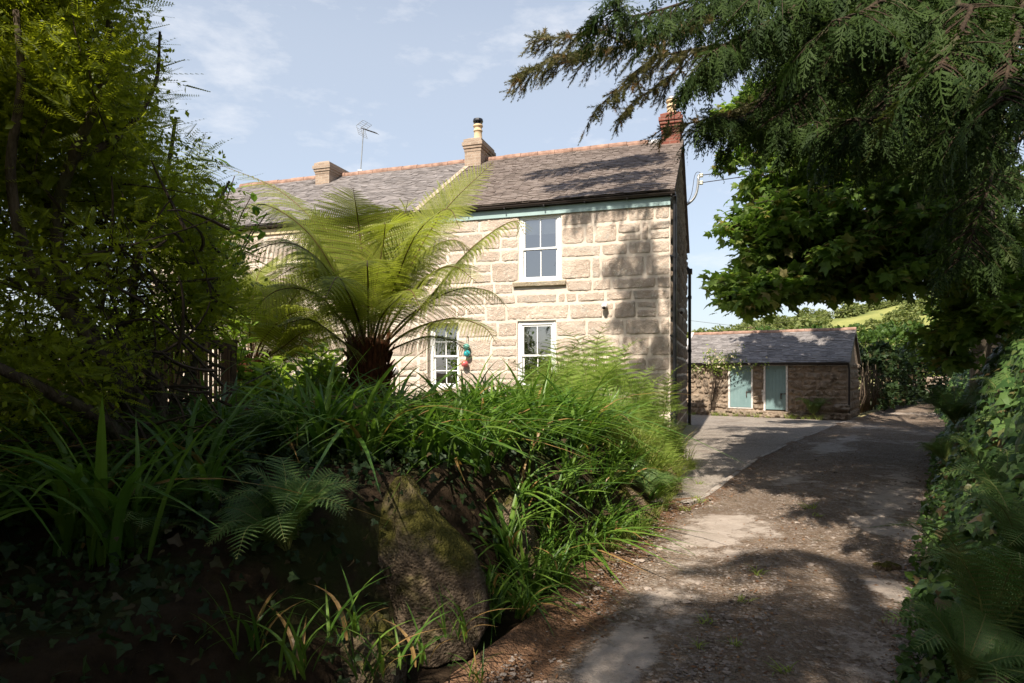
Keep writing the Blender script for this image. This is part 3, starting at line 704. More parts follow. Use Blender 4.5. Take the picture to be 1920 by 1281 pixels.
# gravel drive between house and outbuilding, with its concrete edging
bl=[(float(interp(BORD,y))-.02,y) for y in np.linspace(7.6,20.6,30)]
poly=[(x,y,.034) for x,y in bl]+[(11.5,22,.034),(6,27,.034),(2,24,.034),(3.0,13,.034),(3.0,11.3,.034),(2.35,9.4,.034),(1.85,7.9,.034)]
d=NM()
L_=[(float(interp(LEFT,y))-.3 if y<11.5 else 2.6+(y-11.5)*.25,y) for y in np.linspace(7.6,24,40)]
R_=[(min(float(interp(BORD,y))-.02,11.6),y) for y in np.linspace(7.6,24,40)]
G=[[(l[0]+(r[0]-l[0])*k/40,l[1],.034+.008*nz((l[0]+(r[0]-l[0])*k/40)*1.2,l[1]*1.2,0,3)) for k in range(41)] for l,r in zip(L_,R_)]
d.grid(np.array(G)); tag(d.build('gravel_drive',M['gravel'],None,True),kind='structure')
e=NM(); G=[]
for y in np.linspace(7.5,19.6,70):
    x=float(interp(BORD,y)); j=.015*nz(y*2,0,0,2); w=.05+.02*nz(y*3,4,0,2); z=.058+.008*nz(y*1.5,9,0,2)
    G.append([(x-w+j,y-.03,.02),(x-w+j,y-.03,z),(x+w+j,y+.03,z-.006),(x+w+j+.01,y+.03,-.03)])
e.grid(np.array(G)); tag(e.build('concrete_edging',M['concrete'],None,False),kind='structure')
# garden bank on the left of the lane
BFOOT=[(-6,-4.2),(0,-2.3),(2.4,-1.05),(3.28,-.62),(4.04,-.22),(4.8,.22),(5.5,.72),(6.1,1.08),(7.84,1.83),(9.4,2.45),(10.5,2.85),(11.5,3.0)]
def bank_h(d,y):
    top=float(np.interp(y,[-6,1.5,2.5,4,6,8,10,11.2,12.3,14],[.5,.45,.6,.95,.92,.75,.5,.35,.22,.1]))
    steep=float(np.interp(y,[0,4,7,10,12],[.55,.5,.5,.6,.8]))
    return top*float(sm(d/steep))+.06*max(0,d-.5)*float(np.interp(y,[0,6,10,12],[1,.8,.3,0]))
ds=np.concatenate([[-1.6,-.9,-.4],np.linspace(-.12,.9,28),np.linspace(1,3,16),np.linspace(3.4,16,18)])
yb=np.concatenate([np.arange(-6,2,.4),np.arange(2,12.6,.09),np.arange(12.7,15,.5)])
G=np.zeros((len(ds),len(yb),3))
def bankP(d,y):
    x=float(interp(BFOOT,y))-d
    n=.09*nz(x*1.6,y*1.6,3,4)*float(sm(d/.25))
    return (x-n*.6,y,bank_h(d,y)+n-.02-(0.03 if d<0 else 0))
for i,dv in enumerate(ds):
    for j,y in enumerate(yb): G[i,j]=bankP(dv,y)
b=NM(); b.grid(G); tag(b.build('garden_bank',M['soil'],None,True),kind='structure')
# bank on the right of the lane
def rbank_h(d,y): return 1.75*float(sm(d/1.25))+.15*d
ds2=np.concatenate([np.linspace(-.1,1.6,30),np.linspace(1.8,14,14)])
yb2=np.concatenate([np.arange(-6,0,.5),np.arange(0,12,.13),np.arange(12,46,.5)])
def rbankP(d,y):
    x=float(interp(RIGHT,y))+d; n=.16*nz(x*1.1,y*1.1,8,4)*float(sm(d/.3))
    return (x,y,rbank_h(d,y)*float(np.interp(y,[0,26,33,40],[1,1,.45,.4]))+n-.03+float(lane_z(y)))
G=np.array([[rbankP(dv,y) for y in yb2] for dv in ds2]); b=NM(); b.grid(G); tag(b.build('lane_bank',M['soil'],None,True),kind='structure')
# far hillside
def hill_h(x,y):
    t=max(0,(y-62)/150); base=6.8+max(-6.5,(x-55)*(.105 if x<55 else .20))+2*nz(x*.012,y*.012,0,3)
    return 1.2+base*float(sm(min(1,t*.5+.0))*2 if t<1 else 1.)+.6*nz(x*.05,y*.05,3,3)*min(1,t*4)
hx=np.arange(-160,330,7); hy=np.arange(56,300,6)
G=np.array([[(x,y,hill_h(x,y)-.6*max(0,1-(y-56)/8)) for y in hy] for x in hx]); b=NM(); b.grid(G); tag(b.build('hill',M['hill'],None,True),kind='structure')
# loose stones and leaf litter on the lane
octv=np.array([(1,0,0),(0,1,0),(-1,0,0),(0,-1,0),(0,0,.6),(0,0,-.6),(.6,.6,.35),(-.6,.6,.3),(-.6,-.6,.35),(.6,-.6,.3)],float)
octf=[(0,6,4),(6,1,4),(1,7,4),(7,2,4),(2,8,4),(8,3,4),(3,9,4),(9,0,4),(0,1,6),(1,2,7),(2,3,8),(3,0,9)]
def lane_pts(n,y0,y1,pw=2.):
    y=y0+(y1-y0)*rng.random(n)**pw; t=rng.random(n); a=interp(BORD,y); b_=interp(RIGHT,y); a=np.where(y<7.8,a-.1,a); return a+(b_-a)*t,y,t
x,y,t=lane_pts(34000,2.6,12,1.6)
keep=np.array([max([0]+[1-((xx-c[0])/c[2])**2-((yy-c[1])/c[3])**2 for c in pc])<.05 or random.random()<.15 for xx,yy in zip(x,y)])
x,y,t=x[keep],y[keep],t[keep]; n=len(x); s=.0052*np.exp(rng.normal(0,.6,n)); s=np.clip(s,.003,.035)
z=np.array([.018*nz(a*.9,b_*.9,2,3) for a,b_ in zip(x,y)])+.02*np.exp(-((t-.5)/.15)**2)+.05*sm((np.abs(t-.5)*2-.8)/.2)
d3=frames(rdir(n)*np.array([1,1,.1]),np.tile((0,0,1.),(n,1)))
pb=NM(); pb.scatter(octv,octf,np.stack([x,y,z+s*.2],-1),d3,np.stack([s*rng.uniform(.8,1.5,n),s*rng.uniform(.6,1.2,n),s*.9],-1),rng.random(n)**1.1)
tag(pb.build('pebbles',M['pebble'],None),kind='stuff',label='loose grey and brown stones scattered over the lane',cat='pebbles')
x,y,t=lane_pts(9000,2.4,14,1.6); w=np.exp(-((t-.5)/.13)**2)*.5+sm((np.abs(t-.5)*2-.62)/.3); k=rng.random(len(x))<w; x,y,t=x[k],y[k],t[k]; n=len(x)
z=np.array([.018*nz(a*.9,b_*.9,2,3) for a,b_ in zip(x,y)])+.02*np.exp(-((t-.5)/.15)**2)+.05*sm((np.abs(t-.5)*2-.8)/.2)+.01
lv=np.array([(0,0,0),(-.5,.45,.12),(0,1,.05),(.5,.45,.15)],float)
ll=NM(); ll.scatter(lv,[(0,3,2,1)],np.stack([x,y,z],-1),frames(rdir(n)*np.array([1,1,.15]),np.array([0,0,1.])+rng.normal(0,.35,(n,3))),np.stack([rng.uniform(.008,.022,n)]*2+[rng.uniform(.02,.04,n)],-1)[:,[0,2,1]]*np.array([1,1,1]),rng.random(n))
tag(ll.build('leaf_litter',M['lf_dead'],None),kind='stuff',label='brown fallen leaves along the lane edges',cat='leaf litter')
# ================================================================== PLANT KIT
T_SYC=(np.array([(0,0,0),(.20,-.06,-.02),(.52,.10,-.10),(.32,.26,-.03),(.56,.58,-.12),(.25,.56,-.02),(0,1.0,-.14),(-.25,.56,-.02),(-.56,.58,-.12),(-.32,.26,-.03),(-.52,.10,-.10),(-.20,-.06,-.02),(0,.35,.03)],float),
       [(0,1,2,3,12),(3,4,5,12),(5,6,7,12),(7,8,9,12),(9,10,11,0,12)])
T_IVY=(np.array([(0,.05,0),(.28,-.08,-.02),(.50,.22,-.07),(.26,.42,.0),(0,1.0,-.08),(-.26,.42,.0),(-.50,.22,-.07),(-.28,-.08,-.02),(0,.4,.04)],float),[(0,1,2,3,8),(3,4,5,8),(5,6,7,0,8)])
T_LANCE=(np.array([(0,0,0),(.16,.22,.05),(.20,.5,.06),(0,.5,0),(0,.22,0),(0,1,-.12),(-.16,.22,.05),(-.20,.5,.06)],float),[(0,1,4),(1,2,3,4),(2,5,3),(0,4,6),(4,3,7,6),(3,5,7)])
T_OVAL=(np.array([(0,0,0),(.26,.3,.05),(.22,.7,.03),(0,1,-.05),(-.22,.7,.03),(-.26,.3,.05),(0,.5,-.02)],float),[(0,1,2,6),(2,3,4,6),(4,5,0,6)])
T_SMALL=(np.array([(0,0,0),(.27,.5,.04),(0,1,0),(-.27,.5,.04)],float),[(0,1,2,3)])
def tmpl_lonicera():
    """straight shoot with two rows of tiny upright leaves"""
    V=[];Fc=[]
    V+=[(-.008,0,0),(.008,0,0),(.003,1,0),(-.003,1,0)]; Fc.append((0,1,2,3))
    n=11
    for k in range(n):
        y=.1+.9*k/n; l=.12*(1-.45*k/n)
        for sx in (-1,1):
            b=len(V); V+=[(0,y,0),(sx*l*.55,y+l*.15,l*.22),(sx*l*.95,y+l*.30,l*.08),(sx*l*.5,y+l*.50,-l*.05)]; Fc.append((b,b+1,b+2,b+3))
    return np.array(V,float),Fc
T_LON=tmpl_lonicera()
def tmpl_cypress(seed,droop=.35):
    """flat feathery spray of scale-leaved twiglets"""
    r=random.Random(seed); V=[];Fc=[]
    def strip(a,b,w):
        a=np.array(a,float);b=np.array(b,float); d=b-a; s=np.cross(d,(0,0,1)); s/=np.linalg.norm(s)+1e-9; i=len(V); m=a+d*.55
        V.extend([tuple(a-s*w*.6),tuple(m-s*w),tuple(b),tuple(m+s*w),tuple(a+s*w*.6)]); Fc.append((i,i+1,i+2,i+3,i+4))
    ax=[np.array((0.02*math.sin(3*t),t,-droop*t*t)) for t in np.linspace(0,1,9)]
    for i in range(8): strip(ax[i],ax[i+1]*1.02,.016)
    for i in range(1,9):
        for sx in (-1,1):
            t=i/8; l=.42*(1-t*.75)*r.uniform(.7,1.2); base=ax[i-1]+(ax[i]-ax[i-1])*r.random(); d=np.array((sx*.8,.75,-.25-.3*droop+r.uniform(-.15,.15))); d/=np.linalg.norm(d); tip=base+d*l
            strip(base,tip,.017)
            for q in (.35,.6,.82):
                for s2 in (-1,1):
                    dd=d+np.array((-s2*d[1]*.7,s2*d[0]*.7*1,r.uniform(-.2,.1))); dd/=np.linalg.norm(dd); b0=base+d*l*q; strip(b0,b0+dd*l*.36*(1.2-q),.015)
    return np.array(V,float),Fc
T_CYP=[tmpl_cypress(1),tmpl_cypress(2,.6)]
def tmpl_needle(seed):
    """short shoot clothed in stubby needles"""
    r=random.Random(seed); V=[(-.02,0,0),(.02,0,0),(0,1,-.03)];Fc=[(0,1,2)]
    for k in range(64):
        y=r.uniform(0,1); l=.36*(1-.55*y)*r.uniform(.7,1.2); a=r.uniform(0,2*math.pi); d=np.array((math.cos(a)*.8,.62,math.sin(a)*.8)); b=np.array((0,y,-.03*y)); s=np.array((-math.sin(a),0,math.cos(a)))*.024; i=len(V)
        V+= [tuple(b-s),tuple(b+d*l),tuple(b+s)]; Fc.append((i,i+1,i+2))
    return np.array(V,float),Fc
T_NEED=tmpl_needle(3)
# ------------------------------------------------------------------ fern fronds
def frond(leaf,stem,path,up,npin=34,pinlen=.4,nsub=15,subw=.16,r0=.014,start=.16,droop=.12,prof='tree',fold=.12,sweep=.45,jit=.06,curl=.0):
    """path (n,3): rachis; leaf, stem: NM collecting blade and rachis"""
    n=len(path); tt=np.linspace(0,1,n)
    seg=np.linalg.norm(np.diff(path,axis=0),axis=1); s=np.concatenate([[0],np.cumsum(seg)]); L=s[-1]; s/=L
    stem.tube(path,list(r0*(1-.85*tt)),6)
    u=start+(1-start)*((np.arange(npin)+.5)/npin); pos=np.stack([np.interp(u,s,path[:,k]) for k in range(3)],-1)
    tan=nrmz(np.stack([np.interp(np.minimum(u+.02,1),s,path[:,k])-np.interp(u-.02,s,path[:,k]) for k in range(3)],-1))
    upv=np.tile(np.array(tuple(up),float),(npin,1)); upv=nrmz(upv-(upv*tan).sum(-1,keepdims=True)*tan); side=np.cross(tan,upv)
    v=(u-start)/(1-start)
    if prof=='tree': pr=np.sin(np.pi*np.clip(v*.90+.10,0,1)**.85)**.8
    elif prof=='bracken': pr=(1-v)**.85*1.0+.03
    else: pr=np.sin(np.pi*np.clip(v*.8+.2,0,1))**.9
    for sg in (-1,1):
        l=pinlen*pr*(1+rng.uniform(-jit,jit,npin)); 
        d=nrmz(side*sg+tan*(sweep+.5*v[:,None]**3)+upv*rng.uniform(-.08,.08,(npin,1))+upv*fold)
        k=np.arange(nsub)+.6; w=k/nsub
        # pinna axis bends downwards
        ax=pos[:,None,:]+d[:,None,:]*(l[:,None]*w[None])[...,None]-np.array((0,0,1.))*(droop*l[:,None]*(w[None]**2))[...,None]+tan[:,None,:]*(curl*l[:,None]*w[None]**2)[...,None]
        axd=nrmz(d[:,None,:]-np.array((0,0,1.))*(2*droop*w)[None,:,None]+np.zeros_like(ax))
        pn=np.cross(d,tan)*sg; pn=nrmz(pn); pt=nrmz(np.cross(pn,d)) 
        sl=(l[:,None]*subw*(1.15-w[None]**1.6))                       # pinnule length
        for s2 in (-1,1):
            q=nrmz(pt[:,None,:]*s2+axd*.42+np.zeros_like(ax)-np.array((0,0,.10)))
            wd=(l[:,None]/nsub*.46)[...,None]
            a=ax-axd*wd*.7; b=ax+axd*wd*.7; m1=ax+q*(sl*.55)[...,None]-axd*wd*.62; m2=ax+q*(sl*.55)[...,None]+axd*wd*.62; tip=ax+q*sl[...,None]+axd*(sl*.12)[...,None]
            VV=np.stack([a,m1,tip,m2,b],2).reshape(-1,3); Nn=npin*nsub
            leaf.add(VV,np.arange(Nn*5),np.full(Nn,5),np.clip(np.repeat(rng.random(npin),nsub)*.6+rng.random(Nn)*.3,0,1))
        # thin pinna midrib
        e=pos+d*l[:,None]-np.array((0,0,1.))*(droop*l)[:,None]+tan*(curl*l)[:,None]; mid=pos+d*(l*.5)[:,None]-np.array((0,0,1.))*(droop*l*.25)[:,None]+tan*(curl*l*.25)[:,None]; wv=tan*.0022
        VV=np.stack([pos-wv,mid-wv,e,mid+wv,pos+wv],1).reshape(-1,3); stem.add(VV,np.arange(npin*5),np.full(npin,5),.5)
# ------------------------------------------------------------------ strap-leaved clumps
def blades(nm,n,h,w,spread,droop,seed,base_r=.12,stiff=.35,lean=(0,0)):
    r=np.random.default_rng(seed); K=9; t=np.linspace(0,1,K)
    for i in range(n):
        a=r.uniform(0,2*np.pi); L=h*r.uniform(.6,1.15); W=w*r.uniform(.65,1.2); sp=spread*r.uniform(.3,1.2); dr=droop*r.uniform(.3,1.5)
        d=np.array((np.cos(a),np.sin(a),0)); b=np.array((r.uniform(-1,1)*base_r,r.uniform(-1,1)*base_r,0)); ln=np.array((*lean,0))
        out=(sp*t+dr*t**2.6)*L*.8; up=np.sqrt(np.clip(1-.35*sp**2,.1,1))*L*(t-.62*dr*t**2.4)
        c=b+d*out[:,None]+ln*(L*t**1.6)[:,None]+np.array((0,0,1.))*up[:,None]
        s=np.array((-d[1],d[0],0))*np.cos(r.uniform(-1.2,1.2))+np.array((0,0,1.))*.0
        tw=r.uniform(-.7,.7); sd=nrmz(s+d*tw)
        wd=W*np.clip(np.minimum(t*5+.35,1)*(1-t**2.6),0.0,1); nn=nrmz(np.cross(np.gradient(c,axis=0),sd))
        G=np.stack([c-sd*wd[:,None]*.5+nn*wd[:,None]*.12,c,c+sd*wd[:,None]*.5+nn*wd[:,None]*.12],1)
        tn=r.random()*.82 if r.random()>.07 else .95
        nm.grid(G,tn)
    return nm
def instance(src,name_src,loc,rz,s,label=None,parent_tree=True,tilt=(0,0)):
    c=copy_tree(src); c.location=loc; c.rotation_euler=(tilt[0],tilt[1],rz); c.scale=(s,s,s)
    if label: c['label']=label
    return c
# ================================================================== TREE FERN
FT=P(692,640,7.0); tf=empty('tree_fern',(FT.x,FT.y,.75)); tag(tf,'big tree fern with red-brown fibrous trunk and arching fronds','tree fern')
def wl(p): return np.array(tuple(p))-np.array((FT.x,FT.y,.75))
q=NM(); zz=np.linspace(0,FT.z-.75+.02,16); q.tube([(0.015*math.sin(z*5),.02*math.cos(z*4),z) for z in zz],[.24-.05*math.sin(z*2.2)+.02*random.random() for z in zz],22,.5,0,True,.10)
tr=q.build('trunk',M['fibre'],tf,True)
q=NM()
for k in range(170):      # stubs of old leaf bases and hanging fibres
    a=random.uniform(0,6.283); z=random.uniform(.05,1.0)*(FT.z-.75); r=.19; l=random.uniform(.08,.24)
    b=np.array((r*math.cos(a),r*math.sin(a),z)); o=np.array((math.cos(a)*random.uniform(.03,.10),math.sin(a)*random.uniform(.03,.10),l)); q.tube([b,b+o*.5,b+o*np.array((1.1,1.1,1))],[.016,.013,.006],5,random.random())
q.build('leaf_bases',M['fibre'],tr)
def tf_frond(pts,up,pin,npin=40,droop=.2,start=.2,**k):
    lf=NM(); st=NM(); path=spline([wl(p) for p in pts],26); frond(lf,st,path,up,npin=int(npin*1.12),pinlen=pin*1.06,nsub=24,subw=.08,r0=.015,start=start,droop=droop,sweep=.28,**k)
    o=st.build('frond',M['stipe'],tf,True); lf.build('leaflets',M['lf_treefern'],o)
c0=lambda dx=0,dy=0:P(692+dx,655+dy,7.0)
tf_frond([c0(-8),P(683,520,7.0),P(672,420,6.9),P(662,352,6.55)],(0,-1,.35),.62,44,.10,.30)
tf_frond([c0(14),P(760,520,6.9),P(830,400,6.8),P(926,303,6.75)],(-.5,-.75,.5),.50,44,.10,.26)
tf_frond([c0(10),P(738,540,6.6),P(780,440,6.3),P(838,392,6.0),P(862,428,5.85)],(-.4,-.3,1),.50,40,.5,.2)
tf_frond([c0(20),P(800,565,6.7),P(880,470,6.5),P(960,415,6.4),P(985,440,6.35)],(-.5,-.3,1),.50,40,.5,.2)
tf_frond([c0(22,6),P(770,620,6.7),P(845,598,6.4),P(905,612,6.2),P(932,645,6.1)],(0,-.3,1),.34,34,.5,.2)
tf_frond([c0(-12),P(640,540,6.7),P(580,440,6.4),P(500,385,6.2),P(440,400,6.1)],(.4,-.35,1),.56,42,.45,.18)
tf_frond([c0(-14),P(650,560,6.4),P(600,490,5.9),P(535,455,5.6),P(450,480,5.4)],(.4,-.35,1),.52,42,.5,.18)
tf_frond([c0(-16),P(640,600,6.6),P(590,550,6.3),P(520,545,6.0),P(455,600,5.85)],(.3,-.35,1),.46,38,.5,.18)
tf_frond([c0(-10),P(650,530,7.4),P(600,430,7.9),P(520,355,8.2),P(410,308,8.3)],(.4,-.3,1),.56,42,.35,.18)
tf_frond([c0(-4),P(668,560,7.4),P(640,470,8.0),P(600,430,8.6),P(545,430,9.0)],(.3,-.3,1),.55,38,.45,.2)
tf_frond([c0(4),P(712,540,7.6),P(735,450,8.1),P(770,410,8.6),P(815,420,8.9)],(-.2,-.3,1),.52,38,.45,.2)
tf_frond([c0(16),P(770,590,7.3),P(850,545,7.7),P(915,545,8.0),P(950,575,8.2)],(0,-.3,1),.46,36,.5,.2)
tf_frond([c0(-4,6),P(672,600,6.3),P(650,545,5.7),P(632,520,5.3),P(610,560,5.0)],(.1,-.5,1),.46,38,.55,.2)
tf_frond([c0(6,6),P(712,600,6.3),P(745,560,5.8),P(770,545,5.5),P(790,585,5.25)],(0,-.5,1),.40,36,.55,.2)
tf_frond([c0(-20,10),P(635,635,6.6),P(580,600,6.3),P(520,612,6.1)],(.3,-.3,1),.36,32,.5,.15)
tf_frond([c0(24,12),P(750,648,7.0),P(800,632,6.9),P(850,640,6.8),P(880,665,6.7)],(0,-.3,1),.30,28,.5,.2)
tf_frond([c0(-14,0),P(655,575,7.1),P(615,500,7.2),P(560,470,7.2),P(505,520,7.2)],(.3,-.3,1),.50,38,.5,.2)
tf_frond([c0(2,0),P(700,560,6.9),P(715,480,6.7),P(722,425,6.4),P(720,420,6.0)],(0,-.6,.6),.52,40,.3,.25)
tf_frond([c0(10,0),P(735,560,7.2),P(790,480,7.4),P(850,450,7.5),P(890,480,7.5)],(-.2,-.3,1),.48,38,.5,.2)
tf_frond([c0(6),P(722,560,7.5),P(745,470,7.9),P(760,400,8.0),P(765,375,7.7)],(0,-.7,.6),.52,40,.3,.25)
tf_frond([c0(-8),P(662,570,7.5),P(628,470,7.7),P(590,400,7.6),P(560,395,7.3)],(.3,-.5,.8),.52,40,.4,.22)
tf_frond([c0(-12),P(655,590,6.9),P(610,520,6.6),P(560,500,6.3),P(505,530,6.1)],(.3,-.4,1),.5,40,.5,.2)
tf_frond([c0(14),P(745,590,6.8),P(800,520,6.5),P(850,500,6.2),P(895,530,6.0)],(-.3,-.4,1),.46,40,.5,.2)
tf_frond([c0(0,4),P(690,590,6.5),P(690,530,6.1),P(688,490,5.7),P(690,500,5.4)],(0,-.6,.8),.46,38,.4,.22)
t2=copy_tree(tf); t2.location=((470-960)/F*9.0,9.0,.55); t2.rotation_euler=(0,0,2.3); t2.scale=(.92,.92,1.0); t2['label']='second tree fern half hidden behind the big one on its left'
# ================================================================== CLUMPS OF MONTBRETIA on the bank
def proto_clump(k,n,h,w,spread,droop,name,mat,label,cat,group,**kw):
    o=blades(NM(),n,h,w,spread,droop,k,**kw).build(name,mat); tag(o,label,cat,group); return o
strap=[proto_clump(100+i,30,1.0+.07*i,.05,.34+.08*i,.62+.2*i,'montbretia_clump',M['lf_strap'],'clump of dark green strap leaves crowding the garden bank','plant','strap-leaved clumps on the garden bank') for i in range(4)]
used=set()
def put(protos,i,loc,rz,s,tilt=(0,0),label=None):
    src=protos[i]
    if id(src) in used: o=copy_tree(src)
    else: o=src; used.add(id(src))
    o.location=loc; o.rotation_euler=(tilt[0],tilt[1],rz); o.scale=(s,s,s*random.uniform(.92,1.08))
    if label: o['label']=label
    return o
R=random.Random(5)
bould=(-.5,3.82)
def on_bank(d,y): return Vector(bankP(d,y))
spots=[]
for y in np.arange(3.0,7.8,.25):                      # along the face and the top of the bank
    for d in (.06,.3,.6,.95,1.35,1.8,2.3):
        yy=y+R.uniform(-.14,.14); dd=d+R.uniform(-.12,.12)
        p=on_bank(dd,yy)
        if yy<4.35 and p.x>-1.15: continue          # boulder stands here
        if yy<4.3 and R.random()<.5: continue
        if yy>6.2 and dd<.5 and R.random()<.5: continue
        if abs(p.x-FT.x)<.3 and abs(p.y-FT.y)<.3: continue
        spots.append((p,dd,yy))
for k,(p,dd,yy) in enumerate(spots):
    s=R.uniform(.62,.92)*(1.0 if dd>.4 else .8)*(1.1 if .5<dd<1.5 else 1)
    put(strap,k%4,(p.x,p.y,p.z-.04),R.uniform(0,6.28),s,(0,R.uniform(.15,.5) if dd<.5 else R.uniform(-.1,.15)))
# upright sword leaves against the window
for (px,py,Y) in ((880,735,6.9),(925,735,7.1),(965,740,7.2),(1000,745,7.3),(845,740,6.8),(800,745,6.6)):
    b=P(px,py,Y); put(strap,R.randrange(4),(b.x,b.y,b.z-.55),R.uniform(0,6.28),R.uniform(.85,1.0))
for (px,py,Y) in ((860,720,6.3),(905,715,6.5),(950,715,6.7),(990,722,6.9),(825,725,6.2),(785,735,6.1),(1030,735,7.2),(700,750,6.3),(735,748,6.2),(660,752,6.3),(760,745,6.1),(640,765,6.1)):
    b=P(px,py,Y); put(strap,R.randrange(4),(b.x,b.y,b.z-.62),R.uniform(0,6.28),R.uniform(.85,1.0))
for (px,py) in ((960,1120),(1010,1090),(1060,1060),(1005,1165),(945,1175),(1105,1010),(1050,1000),(985,1040),(1125,965),(1150,930),(1080,1110),(1020,1130),(1165,985)):
    x,y=gp(px,py); put(strap,R.randrange(4),(x-.08,y,.02),R.uniform(0,6.28),R.uniform(.42,.6),(0,.25))
# a few clumps at the foot of the boulder, nearest the lens
near=[proto_clump(140+i,15,.62,.032,.62,.55,'montbretia_clump',M['lf_strap'],'sparse clump of arching strap leaves at the foot of the boulder','plant','strap-leaved clumps round the boulder') for i in range(2)]
for (px,py,Y,s) in ((640,1180,3.0,1.0),(700,1250,2.7,.8),(770,1230,2.9,.85),(860,1180,3.25,.8),(890,1260,3.1,.55),(560,1240,2.7,.9),(930,1100,3.9,.8),(985,1130,3.9,.7),(470,1200,2.8,1.),(350,1230,2.7,.9),(960,1010,4.3,.8),(1040,1060,4.4,.75)):
    b=P(px,py,Y); put(near,R.randrange(2),(b.x,b.y,b.z-.05),R.uniform(0,6.28),s*.62)
# ================================================================== BRACKEN AND LONG GRASS towards the house corner
def bracken(seed,L,nf):
    global rng
    keep=rng; rng=np.random.default_rng(seed); lf=NM(); st=NM(); r=random.Random(seed)
    for k in range(nf):
        a=r.uniform(0,6.28); h=L*r.uniform(.75,1.1); o=r.uniform(.25,.6)
        path=spline([(0,0,0),(.06*math.cos(a),.06*math.sin(a),h*.45),(o*.35*math.cos(a),o*.35*math.sin(a),h*.85),(o*math.cos(a),o*math.sin(a),h*1.02)],16)
        frond(lf,st,path,(-math.cos(a)*.4,-math.sin(a)*.4,1),npin=12,pinlen=.38*L,nsub=15,subw=.105,r0=.007,start=.34,droop=.12,prof='bracken',sweep=.25,jit=.12)
    rng=keep
    o=st.build('bracken_plant',M['stipe_green'],None,True); lf.build('leaflets',M['lf_bracken'],o)
    tag(o,'pale green bracken growing in front of the cottage wall','bracken','bracken plants below the cottage windows'); return o
brk=[bracken(200+i,.95+.1*i,3+i%2) for i in range(4)]
for k in range(72):
    y=R.uniform(6.9,11.6); d=R.uniform(.1,2.9) if y>8 else R.uniform(.5,2.6); p=on_bank(d,y)
    if p.y>12.2-.3*(p.x-3.1)*-1 and False: continue
    if p.x/p.y<.03+R.uniform(-.03,.03): continue
    hy=12.5+.322*(3.094-p.x)
    if p.y>hy-.35: continue
    put(brk,k%4,(p.x,p.y,p.z-.03),R.uniform(0,6.28),R.uniform(.6,.95)*(.8 if d<.6 else 1))
for (px,py,Y) in ((1050,745,8.8),(1075,735,9.2),(1110,730,9.4),(1160,735,9.8),(1200,740,10.2),(1085,720,9.9),(1140,722,10.4),(1240,760,10.6)):
    b=P(px,py,Y); put(brk,R.randrange(4),(b.x,b.y,b.z-.55),R.uniform(0,6.28),R.uniform(1.0,1.3))
grs=[proto_clump(160+i,85,.62+.05*i,.013,.55,.55,'grass_tuft',M['lf_grass'],'tuft of long pale grass on the bank by the cottage corner','grass tuft','long grass tufts near the cottage corner',base_r=.14) for i in range(3)]
for k in range(62):
    y=R.uniform(7.0,11.9); d=R.uniform(-.02,1.1); p=on_bank(d,y)
    put(grs,k%3,(p.x,p.y,p.z-.03),R.uniform(0,6.28),R.uniform(.7,1.05),(0,R.uniform(0,.35)))
for k in range(16):                                  # at the very foot, small
    y=R.uniform(5.4,10.6); p=on_bank(-.06,y); put(grs,k%3,(p.x+.05,p.y,max(.0,p.z)),R.uniform(0,6.28),R.uniform(.25,.42))
# ================================================================== STONES IN THE BANK
def rock(name,loc,rings,depth,label,seed,cat='boulder',yoff=0):
    """rings: (z, left, right) of the silhouette"""
    n=44; G=[]; zs=np.linspace(rings[0][0],rings[-1][0],34)
    for k,z in enumerate(zs):
        l=np.interp(z,[q[0] for q in rings],[q[1] for q in rings]); r=np.interp(z,[q[0] for q in rings],[q[2] for q in rings]); c=(l+r)/2; w=(r-l)/2
        dp=depth*(w/max((q[2]-q[1])/2 for q in rings))**.8; row=[]
        for j in range(n+1):
            a=2*math.pi*j/n; ca,sa=math.cos(a),math.sin(a); e=.8
            x=c+w*math.copysign(abs(ca)**e,ca); y=dp*math.copysign(abs(sa)**e,sa)+.12*(z)
            k_=.04*nz(ca*1.3+seed,sa*1.3,z*2,3)-.04*abs(nz(ca*1.7+seed+4,sa*1.7,z*2.6,2))+.014*nz(ca*6+seed,sa*6,z*9,4)
            row.append((x+ca*k_,y+sa*k_,z+.02*nz(ca*2,sa*2,seed,2)))
        G.append(row)
    nm=NM(); nm.grid(np.array(G)); nm.faces([G[-1][j] for j in range(n)],[tuple(range(n))]); nm.faces([G[0][j] for j in range(n)],[tuple(range(n-1,-1,-1))])
    o=nm.build(name,M['mossrock'],None,True); o.location=loc; tag(o,label,cat); return o
rock('boulder',(-.5,3.78,-.03),[(0,-.26,.30),(.1,-.33,.36),(.3,-.36,.36),(.5,-.36,.30),(.66,-.34,.18),(.8,-.30,.03),(.9,-.25,-.05),(.955,-.22,-.10),(.985,-.19,-.13)],.30,'large mossy upright boulder below the tree fern',1)
rock('bank_stone',(-.0,4.75,.2),[(-.2,-.1,.24),(.0,-.13,.22),(.25,-.12,.16),(.4,-.08,.1),(.46,-.03,.05)],.16,'mossy stone half hidden by leaves to the right of the boulder',5,'stone')
rock('bank_stone',(1.33,6.75,-.02),[(-.05,-.30,.22),(.12,-.30,.18),(.28,-.28,.05),(.40,-.26,-.10),(.46,-.22,-.14)],.2,'slanting mossy stone in the bank under the bracken',9,'stone')
rock('bank_stone',(2.0,8.35,-.03),[(0,-.22,.2),(.15,-.2,.2),(.3,-.18,.14),(.37,-.1,.08)],.18,'brown bank stone at the lane edge below the pale grass',14,'stone')
rock('bank_stone',(-.75,3.3,-.03),[(0,-.3,.2),(.15,-.3,.2),(.3,-.2,.1),(.36,-.1,.03)],.2,'low dark stone on the shady side of the boulder',19,'stone')
